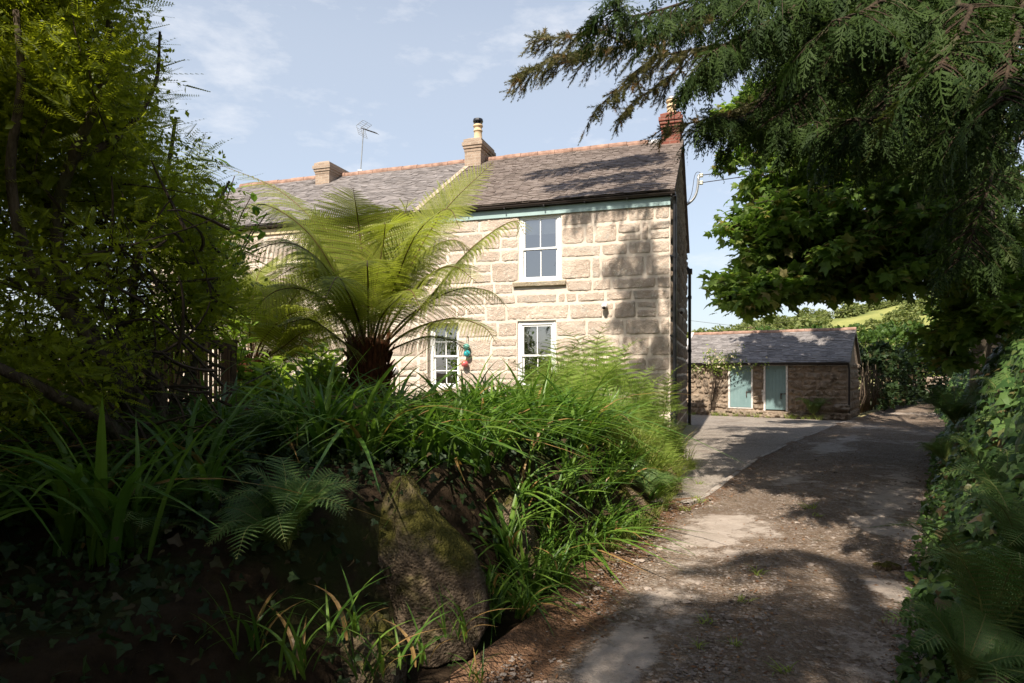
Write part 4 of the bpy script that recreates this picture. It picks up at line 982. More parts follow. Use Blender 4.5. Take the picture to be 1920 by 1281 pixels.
x,y=gp(1665,1066); rock('flat_stone',(x,y,.0),[(0,-.10,.10),(.025,-.10,.09),(.04,-.07,.06)],.055,'pale flat oval stone set in the lane',23,'stone')
# ================================================================== WOODY PLANTS
def leafcloud(nm,tmpl,pts,size,upw=.6,out=None,tlo=0.,thi=1.,sv=.3,aspect=1.,hang=0.):
    pts=np.asarray(pts); n=len(pts); y=rdir(n)
    if out is not None: y=nrmz(y+np.asarray(out)*.9)
    y[:,2]-=hang; y=nrmz(y); z=rng.normal(0,1,(n,3))*(1-upw)+np.array((0,0,upw*1.6)); s=size*np.clip(rng.normal(1,sv,n),.45,1.7)
    nm.scatter(tmpl[0],tmpl[1],pts,frames(y,z),np.stack([s*aspect,s,s],-1),tlo+(thi-tlo)*rng.random(n))
def ellips(n,c,r,shell=.55):
    d=rdir(n); k=(shell+(1-shell)*rng.random(n))[:,None]; return np.array(tuple(c))+d*k*np.array(r),d
# ---------------------------------------------------------------- left shrub (small box-leaved honeysuckle)
sb=empty('shrub',(-2.6,3.9,.9)); tag(sb,'tall small-leaved shrub with dark twisted stems in front of the screening','shrub')
so=np.array((-2.6,3.9,.9))
stems=[[(290,860,3.9),(270,780,3.8),(200,660,3.6),(130,560,3.45),(105,430,3.4),(135,300,3.3),(190,170,3.2),(205,40,3.2)],
       [(275,850,3.9),(240,760,3.7),(170,640,3.4),(60,500,3.2),(20,330,3.1),(40,160,3.0),(30,20,3.0)],
       [(300,860,4.0),(300,740,4.2),(250,600,4.4),(265,430,4.5),(310,330,4.6),(330,220,4.6)],
       [(310,870,4.0),(330,760,4.4),(380,640,4.8),(400,520,5.0),(395,420,5.1),(430,340,5.2)],
       [(280,860,3.8),(180,780,3.3),(60,720,3.0),(-60,640,2.8),(-120,420,2.7),(-90,200,2.7)],
       [(105,430,3.4),(60,300,3.6),(20,200,3.7),(-30,80,3.8)],[(135,300,3.3),(230,250,3.5),(290,160,3.6),(300,60,3.6)],
       [(265,430,4.5),(200,330,4.6),(160,220,4.7),(170,100,4.8)],[(400,520,5.0),(330,440,4.9),(290,380,4.8)],[(130,560,3.45),(50,540,3.3),(-60,480,3.2)],
       [(250,600,4.4),(330,560,4.3),(400,560,4.3),(470,600,4.3)],[(300,740,4.2),(400,745,4.6),(470,715,5.0),(520,690,5.2)]]
q=NM()
for k,st in enumerate(stems):
    p=spline([np.array(tuple(P(*a)))-so for a in st],26); r0=(.055,.045,.04,.035,.04,.022,.022,.022,.018,.02,.014,.012)[k]; q.tube(p,[r0*(1-.72*t) for t in np.linspace(0,1,26)],9,.5,0,True,.08)
q.build('stem',M['bark'],sb,True)
def shrub_inside(px,py):
    """outline of the crown as seen: right-hand edge at height py"""
    edge=np.interp(py,[-400,0,60,120,200,260,320,380,450,520,600,660],[330,262,270,305,320,342,388,425,452,462,450,430])
    return px<edge
clumps=[]
while len(clumps)<720:
    px=random.uniform(-420,480); py=random.uniform(-420,860); Y=random.uniform(3.0,5.4) if px<250 else random.uniform(3.8,5.6)
    if py<170: Y=random.uniform(3.0,4.1)
    if Y>4.1 and px<-60: continue
    if not shrub_inside(px+(55 if py<300 else 20),py): continue
    if py>380 and random.random()<.5: continue
    if py>600 and px>190 and random.random()<.5: continue
    if py>640 and px>250: continue
    clumps.append(P(px,py,Y))
for k in range(190):                  # unseen overhang, added above the viewpoint to block sky light
    Y=random.uniform(.4,3.3); X=random.uniform(-4.2,-.9-.22*Y); z=EYE+.66*Y+random.uniform(.25,1.3)
    if X<-.8*Y-.5: z=random.uniform(1.2,4.4)
    elif X<-.8*Y+.4 and z<EYE+.58*Y+.5: continue
    clumps.append(Vector((X,Y,z)))
pos=[];dirs=[]
for c in clumps:
    n=40; r=np.array((.26,.30,.17)); d=rdir(n); pos.append(np.array(tuple(c))-so+d*r*(.3+.7*rng.random((n,1)))); o=nrmz(d*np.array((1,1,.35))+np.array((.55,-.1,.12))); dirs.append(o)
pos=np.concatenate(pos); dirs=np.concatenate(dirs); n=len(pos); sc=rng.uniform(.10,.20,n)
lf=NM(); lf.scatter(T_LON[0]*np.array((1.5,1,1.5)),T_LON[1],pos,frames(nrmz(dirs+rng.normal(0,.35,(n,3))),np.array((0,0,1.))+rng.normal(0,.35,(n,3))),sc,rng.random(n))
cp=np.array([tuple(c) for c in clumps])-so; m=150; fill=(cp[:,None,:]+np.clip(rng.normal(0,.13,(len(cp),m,3)),-.2,.2)*np.array((1.1,1.2,.8))).reshape(-1,3)
leafcloud(lf,T_SMALL,fill,.034,.45,None,0,1,.3,1.1)
# long straight shoots against the sky
sh=[]
for (px,py,dx,dy,Y) in ((285,12,45,-4,3.5),(290,22,40,12,3.5),(270,60,30,4,3.5),(285,100,48,-30,3.6),(290,120,70,-8,3.7),(295,135,92,4,3.7),(300,148,42,8,3.7),(310,175,35,-6,3.7),(315,182,46,4,3.8),(325,205,22,0,3.8),(330,240,58,-18,3.9),(335,248,66,0,3.9),(340,258,26,2,4.0),(390,292,50,-34,4.3),(300,165,34,10,3.7),(320,225,30,10,3.9),(350,275,34,-20,4.1),(262,40,30,-12,3.4),(470,335,26,-10,4.6),(312,218,60,16,3.8)):
    a=P(px-30,py+4,Y); b=P(px+dx,py+dy,Y-.05); sh.append((np.array(tuple(a))-so,np.array(tuple(b-a))))
p0=np.array([a for a,b in sh]); dv=np.array([b for a,b in sh]); lf.scatter(T_LON[0]*np.array((.55,1,.55)),T_LON[1],p0,frames(dv,np.tile((0,-.25,1.),(len(sh),1))),np.linalg.norm(dv,axis=1),rng.random(len(sh))*.5)
q=NM()
for k in range(520):      # fine dead twigs inside
    c=random.choice(clumps); c=np.array(tuple(c))-so; d=rdir(1)[0]*np.array((1,1,.7)); L=random.uniform(.3,.9); b=c+d*L; wb=b+so
    if wb[1]<.8 or not shrub_inside(960+F*wb[0]/wb[1]+14,695-F*(wb[2]-EYE)/wb[1]): continue
    m=(c+b)/2+rdir(1)[0]*L*.18; q.tube(bez([c,m,b],7),[.006,.0055,.005,.004,.0035,.003,.002],4)
for k in range(430):
    a=P(random.uniform(-60,440),random.uniform(420,880),random.uniform(3.4,5.0)); c=np.array(tuple(a))-so; d=np.array((random.uniform(-.9,.7),random.uniform(-.5,.5),random.uniform(-.1,.9))); L=random.uniform(.3,.9); wb=c+d*L+so
    if not shrub_inside(960+F*wb[0]/wb[1]+45,695-F*(wb[2]-EYE)/wb[1]): continue
    q.tube(bez([c,c+d*L*.5+rdir(1)[0]*.12,c+d*L],7),[.010,.009,.008,.007,.006,.005,.003],4)
lf.V+=q.V; lf.L+=[l+lf.n for l in q.L]; lf.S+=q.S; lf.T+=q.T; lf.M+=[m_+1 for m_ in q.M]; lf.n+=q.n
lf.build('crown',[M['lf_lonicera'],M['twig']],sb)
# ---------------------------------------------------------------- willow screening fence
fe=empty('screening_fence',(-2.62,5.95,.6)); tag(fe,'brown willow screening fence behind the dark shrub','fence')
fo=np.array((-2.62,5.95,.6))
def fence_run(a,b,zb,zt):
    a=np.array(a,float);b=np.array(b,float); L=np.linalg.norm(b-a); u=(b-a)/L; nn=np.array((-u[1],u[0])); q=NM(); n=int(L/.021)
    for i in range(n):
        p=a+u*(i+.5)*.021+nn*random.uniform(-.006,.006); t=zt+random.uniform(-.05,.03); q.tube([(p[0]-fo[0],p[1]-fo[1],zb-fo[2]),(p[0]-fo[0]+random.uniform(-.008,.008),p[1]-fo[1],t-fo[2])],.0095,5,random.random())
    q.build('screen_panel',M['reed'],fe)
fence_run((-2.62,5.95),(-4.35,5.55),.5,1.84); fence_run((-4.37,5.5),(-7.4,4.9),.5,1.80)
for (x,y) in ((-2.66,6.02),(-4.36,5.63),(-5.9,5.3)):
    q=NM(); q.bb(x-.05-fo[0],x+.05-fo[0],y-.05-fo[1],y+.05-fo[1],-.3,1.24); q.build('post',M['timber'],fe)
for z in (1.02,1.6):
    q=NM(); a=np.array((-2.45 if z<1.5 else -2.6,6.06)); b=np.array((-4.4,5.66)); u=(b-a)/np.linalg.norm(b-a); nn=np.array((-u[1],u[0]))*.02
    V=[(*(p+s*nn-fo[:2]),z2-fo[2]) for p in (a,b) for s in (-1,1) for z2 in (z+.2,z+.29)]
    q.faces(V,[(0,1,3,2),(4,6,7,5),(0,4,5,1),(2,3,7,6),(1,5,7,3),(0,2,6,4)]); q.build('rail',M['timber'],fe)
# ---------------------------------------------------------------- sunlit plants in the garden behind
def leafy(seed,h,n,tm,size,mat,name,label,cat,group,aspect=1.,spread=.35,stemmat='stipe_green'):
    r=random.Random(seed); st=NM(); pts=[];ys=[];zs_=[];ss=[]
    for k in range(n):
        a=r.uniform(0,6.28); hh=h*r.uniform(.6,1.1); e=np.array((spread*r.uniform(.1,1)*math.cos(a),spread*r.uniform(.1,1)*math.sin(a),hh)); p=bez([(r.uniform(-.1,.1),r.uniform(-.1,.1),0),e*np.array((.3,.3,.6)),e],9); st.tube(p,[.009*(1-.6*t) for t in np.linspace(0,1,9)],5)
        m=11
        for j in range(m):
            t=.3+.7*j/(m-1); c=np.array([np.interp(t,np.linspace(0,1,9),p[:,i]) for i in range(3)]); b=j*2.4+r.random(); pts.append(c); ys.append((math.cos(b),math.sin(b),.35+.3*t+r.uniform(-.3,.2))); zs_.append((-.3*math.cos(b)+r.uniform(-.3,.3),-.3*math.sin(b)+r.uniform(-.3,.3),1)); ss.append(size*r.uniform(.6,1.15)*(1-.35*t))
    o=st.build(name,M[stemmat],None,True); lf=NM(); s=np.array(ss); lf.scatter(tm[0],tm[1],np.array(pts),frames(ys,zs_),np.stack([s*aspect,s,s],-1),rng.random(len(s))); lf.build('leaves',M[mat],o); tag(o,label,cat,group); return o
gl=[leafy(300+i,1.0,9,T_LANCE,.30,'lf_ginger','broad_leaved_plant','bright broad-leaved plant in sunshine between fence and tree fern','plant','broad-leaved plants by the fence',1.0) for i in range(3)]
for k in range(48):
    px=R.uniform(435,650); Y=R.uniform(6.8,9.2); x=(px-960)/F*Y; zt=R.uniform(1.35,1.9); put(gl,k%3,(x,Y,zt-1.0),R.uniform(0,6.28),R.uniform(.8,1.05))
for k in range(10):
    px=R.uniform(430,640); Y=R.uniform(6.3,7.0); x=(px-960)/F*Y
    if px>600 : continue
    put(brk,k%4,(x,Y,.55),R.uniform(0,6.28),R.uniform(.6,.8))
for k in range(14):
    px=R.uniform(425,650); Y=R.uniform(5.0,6.4); x=(px-960)/F*Y; put(strap,k%4,(x,Y,.72),R.uniform(0,6.28),R.uniform(.42,.6))
for k in range(12):
    px=R.uniform(180,440); Y=R.uniform(6.6,9.); x=(px-960)/F*Y; put(gl,k%3,(x,Y,R.uniform(.8,1.3)),R.uniform(0,6.28),1.1)
# laurel spray above the shrub edge
la=empty('laurel_shrub',(-3.3,6.6,.8)); tag(la,'glossy large-leaved shrub rising between small-leaved shrub and tree fern','shrub'); lo_=np.array((-3.3,6.6,.8)); st=NM(); pts=[];ys=[];zs_=[]
for (px,py,Y) in ((440,330,6.0),(430,400,5.9),(480,420,5.7),(400,420,6.1),(470,370,6.0),(380,480,6.2),(420,500,5.9),(340,520,6.3),(460,470,5.8),(500,400,5.8)):
    e=np.array(tuple(P(px,py,Y)))-lo_; p=bez([(0,0,0),e*np.array((.2,.2,.7)),e],12); st.tube(p,[.02*(1-.8*t) for t in np.linspace(0,1,12)],6)
    for j in range(26):
        t=.6+.4*j/25; c=np.array([np.interp(t,np.linspace(0,1,12),p[:,i]) for i in range(3)])+rng.normal(0,.05,3); b=j*2.4; pts.append(c); ys.append((math.cos(b),math.sin(b),.5)); zs_.append((-.5*math.cos(b),-.5*math.sin(b),1))
st.build('stem',M['twig'],la,True); lf=NM(); s=rng.uniform(.09,.17,len(pts)); lf.scatter(T_OVAL[0],T_OVAL[1],np.array(pts),frames(ys,zs_),np.stack([s*.8,s,s],-1),rng.random(len(s))); lf.build('leaves',M['lf_laurel'],la)
# ---------------------------------------------------------------- SYCAMORES over the lane
SD_=np.array((math.sin(math.radians(AZD))*math.cos(math.radians(ELD)),math.cos(math.radians(AZD))*math.cos(math.radians(ELD)),math.sin(math.radians(ELD))))
def above(p,z): p=np.array(tuple(p)); return p+SD_*((z-p[2])/SD_[2])
def branchy(nm,pts,r0,n=18,r1=.25,sides=8):
    p=spline(pts,n); nm.tube(p,[r0*(1-(1-r1)*t) for t in np.linspace(0,1,n)],sides,.5,0,True,.04); return p
sy=empty('sycamore',(8.9,12.0,1.5)); tag(sy,'spreading sycamore with lobed leaves arching over the lane','tree'); syo=np.array((8.9,12.0,1.5))
q=NM(); tr=branchy(q,[np.array(a)-syo for a in ((8.9,12.0,.9),(8.85,12.0,3.),(8.75,11.9,5.),(8.9,11.9,7.5),(8.7,12.1,10.5))],.26,20,.35,14); q.build('trunk',M['bark_pale'],sy,True)
tips=[(1322,558,9.4),(1345,575,9.2),(1330,425,9.8),(1338,400,10.2),(1390,330,10),(1420,470,9.6),(1410,555,9.3),(1480,560,9.6),(1545,568,10),(1500,420,9.2),(1560,470,9),(1460,380,9.5),(1330,300,10.8),(1400,250,10.8),(1500,300,9.5),(1590,360,9),(1650,430,8.8),(1640,540,9.2),(1720,500,8.6),(1600,240,10),(1680,300,9),(1760,400,8.4),(1830,640,9),(1850,500,8.2),(1890,600,8.0),(1900,420,8.),(1820,300,8.6),(1560,530,12),(1450,520,11.5),(1380,480,11.2),(1600,420,12.5),(1500,360,12.5),(1700,420,12.5),(1700,250,12),(1560,180,11.5),(1440,170,11.5),(1380,390,11.8),(1350,500,10.2),(1400,592,9.8),(1770,640,9.4),(1790,690,9.6),(1745,560,10.5),(1370,440,9.6),(1318,548,9.8),(1360,350,10.6),(1440,430,10.2),(1520,540,10.6),(1620,480,10.2),(1700,360,10.4),(1780,480,10.4),(1840,560,9.4),(1880,340,9.2),(1800,200,10.6),(1480,80,12.5),(1550,60,13.5),(1640,90,13),(1740,120,12.5),(1500,-40,13.5),(1620,-60,14),(1560,150,15),(1650,200,16)]
tips=[(a+45 if a<1400 else a,b-22 if b>540 else b,c) for a,b,c in tips]
tips+=[Vector(a) for a in ((6.7,13.8,9.2),(7.5,14.4,8.7),(8.4,15,9.2),(6,13,9.8),(9.4,16,8.7),(7.6,13.2,10),(10.4,16.4,9.6),(8.2,16,10),(5.6,12.2,9.2))]
tips+=[Vector(above(a,8.4)) for a in ((9.,22.5,1.5),(8.3,23,1.4),(8.5,23.3,2.5),(9.5,21.8,1.),(9.9,21.6,2.4),(9.2,22.8,2.6),(10.4,20.4,1.4),(10.3,20.6,.5),(9.5,21.2,.4),(8.6,22.3,.5),(10.9,20.8,2.6),(8.0,23.3,1.0),(8.6,22.7,.8),(8.9,22.2,1.7),(9.3,22.3,.4),(8.6,23.0,1.9),(9.8,21.2,1.5),(9.0,23.2,2.8))]
def canopy(root,origin,tips,trunk_low,tl=1.):
    wood=NM(); pts=[];outs=[]
    for k,tp in enumerate(tips):
        e=np.array(tuple(tp if isinstance(tp,Vector) else P(*tp)))-origin; zb=np.clip(e[2]*.75+.6,trunk_low,7.); b=np.array((0,0,zb)); m=b+(e-b)*.5+np.array((0,0,.45)); m+=rng.normal(0,.2,3); m2=b+(e-b)*.8+np.array((0,0,.25))+rng.normal(0,.12,3)
        p=branchy(wood,[b,m,m2,e],.05,20,.12,6); L=np.linalg.norm(e-b)
        for j in range(int((22+L*5)*tl)):
            t=1-.62*random.random()**1.5; c=np.array([np.interp(t,np.linspace(0,1,20),p[:,i]) for i in range(3)]); a=random.uniform(0,6.28); tw=random.uniform(.2,.75)*(1.15-.5*t); d=np.array((math.cos(a),math.sin(a),random.uniform(-.35,.25))); f=c+d*tw; wood.tube([c,c+d*tw*.5+np.array((0,0,.03)),f],[.008,.006,.003],4)
            nl=random.randint(9,15); u=rng.random(nl)**.6; pts.append(c+(f-c)*u[:,None]+rng.normal(0,.07,(nl,3))-np.array((0,0,.04))); outs.append(np.tile(d,(nl,1)))
    wood.build('limbs',M['bark'],root,True)
    pts=np.concatenate(pts); outs=np.concatenate(outs); lf=NM(); leafcloud(lf,T_SYC,pts,.135,.62,outs,0,1,.25,1.,.28); lf.build('crown',M['lf_sycamore'],root)
canopy(sy,syo,tips,1.6)
sy2=empty('sycamore',(15.6,20.5,1.2)); tag(sy2,'farther sycamore shading the dark hedge past the outbuilding','tree'); o2=np.array((15.6,20.5,1.2))
q=NM(); branchy(q,[(0,0,-.5),(.1,0,3),(0,.1,6),(.1,0,9.6)],.24,16,.35,12); q.build('trunk',M['bark'],sy2,True)
canopy(sy2,o2,[Vector(a) for a in ((11.5,19.6,9.6),(12.5,21,9.6),(13.5,22,9.6),(14.3,23.2,9.6),(10.6,19,9),(13,20,10.4),(15,23,9.8),(12,19.6,8.6),(14,21,8.4),(16,24.4,9.6),(16.8,21,10),(13.6,18,9.6),(17.4,23.4,9),(15.6,18,9.4),(10.2,17.6,9.6),(11.6,18,9.2),(17.4,25.8,9.6))],3.,.7)
# ---------------------------------------------------------------- CYPRESS-LIKE CONIFER above the lane
cf=empty('conifer',(7.0,6.4,1.2)); tag(cf,'dark conifer with drooping feathery boughs over the top right','tree'); cfo=np.array((7.0,6.4,1.2))
q=NM(); branchy(q,[np.array(a)-cfo for a in ((7.0,6.4,.7),(6.95,6.4,4),(7.05,6.5,8),(7.0,6.5,13.5))],.34,22,.3,14); q.build('trunk',M['bark_red'],cf,True)
def bough(pts,r0,n_side,slen,kind,dens=1.,droop=.35,size=.2,bare=.25,thick=True):
    w=NM(); p=branchy(w,[np.array(tuple(a))-cfo for a in pts],r0,22,.12,8); pos=[];ds=[]
    tt=np.linspace(0,1,22)
    for k in range(n_side):
        t=bare+(1-bare)*(k+random.random())/n_side; c=np.array([np.interp(t,tt,p[:,i]) for i in range(3)]); tg=np.array([np.interp(min(1,t+.03),tt,p[:,i])-np.interp(t-.03,tt,p[:,i]) for i in range(3)]); tg/=np.linalg.norm(tg)+1e-9
        s=np.cross(tg,(0,0,1)); s/=np.linalg.norm(s)+1e-9; sg=1 if k%2 else -1; l=slen*random.uniform(.5,1.15)*(1.05-.62*t); d=s*sg*random.uniform(.4,1)+tg*random.uniform(.4,.8)+np.array((0,0,random.uniform(-.35,.15)-droop*.4)); d/=np.linalg.norm(d)
        e=c+d*l-np.array((0,0,droop*l*random.uniform(.5,1.2))); m=c+d*l*.55; tw=bez([c,m,e],8); w.tube(tw,[.007*(1-.8*x) for x in np.linspace(0,1,8)],4)
        m_=max(3,int(l/.075*dens))
        for j in range(m_):
            u=(j+random.random())/m_; cc=np.array([np.interp(u,np.linspace(0,1,8),tw[:,i]) for i in range(3)]); tw_d=nrmz(tw[min(7,int(u*7)+1)]-tw[int(u*7)]); sd=nrmz(np.cross(tw_d,(0,0,1.))); dd=tw_d*.9+sd*random.uniform(-.9,.9)+np.array((0,0,random.uniform(-.6,.3))); pos.append(cc); ds.append(dd)
        pos.append(e); ds.append(tw[-1]-tw[-2])
    for j in range(int(10*dens)):
        t=1-.5*random.random(); pos.append(np.array([np.interp(t,tt,p[:,i]) for i in range(3)])); ds.append(p[-1]-p[-3]+rdir(1)[0]*.25)
    pos=np.array(pos); ds=np.array(ds); n=len(pos); o=w.build('bough',M['bark_red'] if r0>.02 else M['twig'],cf,True); lf=NM(); sz=size*np.clip(rng.normal(1,.25,n),.5,1.6); nr=np.array((0,0,1.))+rng.normal(0,.3,(n,3))
    if kind=='n': lf.scatter(T_NEED[0],T_NEED[1],pos,frames(ds,nr),sz,rng.random(n))
    else:
        h=n//2; lf.scatter(*T_CYP[0],pos[:h],frames(ds[:h],nr[:h]),sz[:h],rng.random(h)*.9); lf.scatter(*T_CYP[1],pos[h:],frames(ds[h:],nr[h:]),sz[h:],rng.random(n-h)*.9)
    lf.build('needles',M['lf_needle' if kind=='n' else 'lf_conifer'],o)
T0=lambda z:(7.0,6.4,z)
# boughs that show: needle-clad ones reaching over the cottage
bough([T0(6.6),P(1560,-40,7.2),P(1330,30,6.9),P(1180,85,6.6),P(1060,105,6.4),P(975,137,6.3)],.035,52,.5,'n',2.2,.22,.125,.40)
bough([T0(6.2),P(1560,60,7.4),P(1400,80,7.1),P(1290,95,6.9),P(1210,120,6.8),P(1118,205,6.6)],.03,40,.5,'n',2.2,.25,.12,.45)
bough([P(1290,95,6.9),P(1270,130,6.8),P(1240,155,6.8),P(1190,190,6.7),P(1160,222,6.7)],.016,24,.3,'n',2.2,.2,.115,.1)
bough([T0(5.6),P(1520,130,7.6),P(1420,190,7.4),P(1330,222,7.2),P(1236,245,7.0)],.028,36,.34,'n',2.2,.2,.12,.45)
bough([P(1180,85,6.6),P(1120,60,6.5),P(1060,68,6.4),P(1005,74,6.4)],.014,22,.3,'n',2.2,.15,.12,.1)
# feathery ones
for pts_,sl in (([T0(7.0),P(1500,-60,6.6),P(1300,0,6.2),P(1190,30,5.9),P(1145,10,5.8)],.7),([T0(6.6),P(1560,20,6.8),P(1420,70,6.4),P(1350,110,6.2),P(1305,140,6.0)],.6),
    ([T0(6.2),P(1580,80,7.0),P(1480,140,6.7),P(1400,215.6,6.5),P(1330,225.2,6.4)],.75),([T0(5.8),P(1560,160,7.4),P(1470,200,7.2),P(1400,216.8,7.1),P(1325,221.6,7.0)],.45),
    ([T0(7.2),P(1600,-60,6.2),P(1480,20,5.7),P(1400,60,5.4),P(1330,100,5.2)],.7),([T0(6.6),P(1640,40,6.4),P(1560,120,5.9),P(1500,190,5.6),P(1450,220.4,5.5)],.8),
    ([T0(6.0),P(1700,120,6.4),P(1620,200,5.8),P(1560,222.8,5.5),P(1520,230,5.3)],.8),([T0(6.4),P(1760,60,5.6),P(1700,140,4.9),P(1650,215.6,4.5),P(1600,221.6,4.3)],.7),
    ([T0(5.6),P(1780,200,6.),P(1740,220.4,5.2),P(1700,227.6,4.8),P(1680,234.8,4.6)],.7),([T0(6.2),P(1880,60,5.2),P(1850,120,4.4),P(1820,200,4.0),P(1790,260,3.8)],.6),
    ([T0(7.0),P(1750,-80,5.2),P(1680,-20,4.4),P(1620,20,4.0),P(1560,40,3.8)],.7),([T0(7.6),P(1850,-60,4.6),P(1820,20,3.7),P(1790,80,3.3),P(1760,130,3.1)],.5),
    ([T0(5.2),P(1880,250,6.2),P(1860,330,5.5),P(1830,420,5.2),P(1810,480,5.)],.6),([T0(6.8),P(1950,-20,4.6),P(1910,60,3.4),P(1890,130,3.0),P(1880,190,2.8)],.45),
    ([T0(6.6),P(1660,0,7.4),P(1560,40,7.6),P(1500,80,7.8),P(1430,120,8.0)],.8),([T0(7.4),P(1620,-120,7.6),P(1480,-60,7.4),P(1380,-20,7.2),P(1280,20,7.2)],.8)):
    bough(pts_,.026,58,sl*.9,'c',1.6,.3,.20,.16)
# dense inner boughs, high on the right
for k in range(18):
    px=random.uniform(1360,1930); py=random.uniform(-120,110)-max(0,(1480-px))*.5; Y=random.uniform(5.0,8.5); e=P(px,py,Y); z=min(8.5,e.z+.9); m_=(np.array(T0(z))+np.array(tuple(e)))/2+np.array((0,0,.5)); bough([T0(z),tuple(m_),tuple(e)],.018,52,.9,'c',2.,.5,.24,.2)
# the tops of the tree, above the picture, which shade the lane
rs=random.Random(9)
for k in range(32):
    z=7.4+6.0*k/32; a=k*2.39996+.4; u=np.array((math.cos(a),math.sin(a))); L=(5.2-.33*(z-7.4))*rs.uniform(.8,1.1)
    if u[0]<0: L*=1+.42*abs(u[0])
    bough([T0(z),(7.0+u[0]*L*.5,6.4+u[1]*L*.5,z+.5),(7.0+u[0]*L,6.4+u[1]*L,max(z-.15*L*rs.uniform(.0,1),7.2))],.03,36,1.3,'c',.6,.4,.34,.1)
def roof_at(px,py):
    n=HR@Vector((0,-(RIDGE[1]-EAVE[1]),RIDGE[0]-EAVE[0])); o=H(0,EAVE[0],EAVE[1]); d=P(px,py,1.)-Vector((0,0,EYE)); return np.array(tuple(Vector((0,0,EYE))+d*((o-Vector((0,0,EYE))).dot(n)/d.dot(n))))
def wall_at(px,py):
    n=HR@Vector((0,-1,0)); o=H(0,0,0); d=P(px,py,1.)-Vector((0,0,EYE)); return np.array(tuple(Vector((0,0,EYE))+d*((o-Vector((0,0,EYE))).dot(n)/d.dot(n))))
for (a,b,z,ns,sl) in (((1262,290),(1005,328),10.6,46,.8),((1262,322),(1035,352),10.2,40,.7),((1262,345),(1060,372),9.8,34,.6),((1262,300),(1150,305),10.9,40,.9)):
    A,B=above(roof_at(*a),z),above(roof_at(*b),z); bough([T0(z-.6),(np.array(T0(z))*.4+A*.6),A,(A+B)/2+np.array((0,0,.1)),B],.03,ns,sl,'n',3.2,.2,.24,.5)
for pts_ in (((1250,420),(1200,455),(1150,500)),((1255,520),(1205,560),(1165,600)),((1255,640),(1215,680),(1150,700)),((1250,480),(1225,520),(1180,540)),((1255,590),(1235,640),(1200,720))):
    q_=[above(wall_at(*p),9.4) for p in pts_]; bough([T0(9.2),(np.array(T0(9.6))*.5+q_[0]*.5),*q_],.03,30,.55,'c',1.1,.3,.26,.55)
for row in (((1740,1180),(1560,1160),(1400,1180),(1200,1160)),((1700,1280),(1500,1260),(1300,1280),(1100,1250))):
    q_=[above((*gp(*p),0),8.8) for p in row]; a=np.array(T0(9.0)); q_[1][2]+=.3; bough([a,(a+q_[0])/2+np.array((0,0,.4)),*q_],.028,32,.7,'c',.7,.3,.28,.35)
# ---------------------------------------------------------------- unseen conifers added behind the camera to shade the foreground
def shade_tree(loc,h,r,zc,nb,label,seed,size=.36):
    global cf,cfo
    k0,o0=cf,cfo; cf=empty('conifer',loc); cfo=np.array(loc,float); tag(cf,label,'tree'); q=NM(); branchy(q,[(0,0,-.3),(.05,.03,h*.5),(0,0,h)],.3,14,.3,12); q.build('trunk',M['bark_red'],cf,True); r_=random.Random(seed)
    for k in range(nb):
        z=zc+(h-zc)*k/nb; a=k*2.39996+seed; L=r*(1-.6*(k/nb))*r_.uniform(.8,1.15); u=(math.cos(a),math.sin(a)); b=np.array(loc)
        bough([b+np.array((0,0,z)),b+np.array((u[0]*L*.5,u[1]*L*.5,z+.3)),b+np.array((u[0]*L,u[1]*L,z-.3*L*.5))],.03,26,1.1,'c',.75,.4,size,.1)
    cf,cfo=k0,o0
shade_tree((-5.5,-3.1,.6),8.7,4.2,4.0,44,'unseen conifer added behind the viewpoint to shade the left bank',3)
shade_tree((-.5,-2.8,.4),8.7,3.0,4.8,12,'unseen conifer added behind the viewpoint to dapple the near lane',5)
shade_tree((2.9,-2.6,1.2),9.2,3.2,4.4,22,'unseen conifer added behind the viewpoint to shade the right bank',8)
# ---------------------------------------------------------------- ivy and undergrowth on the right-hand bank
n=30000; y=np.concatenate([rng.uniform(.6,4.5,8000),rng.uniform(3.5,14,15000),rng.uniform(13,34,n-23000)]); d=rng.random(n)**.75*2.2-.02; ptsb=np.array([rbankP(a,b) for a,b in zip(d,y)])
nrm=np.stack([-np.ones(n)*np.where(d<1.4,.75,.2),np.zeros(n)-.12,np.ones(n)*.6],-1)+rng.normal(0,.38,(n,3)); off=rng.random(n)**2*.22; ptsb=ptsb+nrmz(nrm)*(off[:,None]+.02)
dirs=np.stack([-.5*np.ones(n),rng.normal(0,.6,n)-.2,-.8*np.ones(n)],-1)+rng.normal(0,.4,(n,3)); s=np.where(y<4,.075,.088)*np.clip(rng.normal(1,.3,n),.4,1.7)*np.where(y>13,1.7,1.)
iv=NM(); iv.scatter(T_IVY[0],T_IVY[1],ptsb,frames(dirs,nrm),np.stack([s*1.15,s,s],-1),rng.random(n)); tag(iv.build('ivy',M['lf_ivy'],None),'glossy ivy blanketing the bank on the right of the lane','ivy',kind='stuff')
n=6000; y=rng.uniform(.8,16,n); d=rng.random(n)**1.5*.9-.12; ptsb=np.array([rbankP(a,b) for a,b in zip(d,y)])+np.stack([-.05*rng.random(n),0*y,.02+.12*rng.random(n)],-1)
iv=NM(); s=.05*np.clip(rng.normal(1,.35,n),.4,2); iv.scatter(T_OVAL[0],T_OVAL[1],ptsb,frames(rdir(n)+np.array((-.4,-.2,-.1)),rng.normal(0,.5,(n,3))+np.array((-.4,-.2,.8))),np.stack([s*1.2,s,s],-1),rng.random(n)); tag(iv.build('undergrowth_leaves',M['lf_hedge'],None),'low green weeds and brambles at the foot of the right bank','undergrowth',kind='stuff')
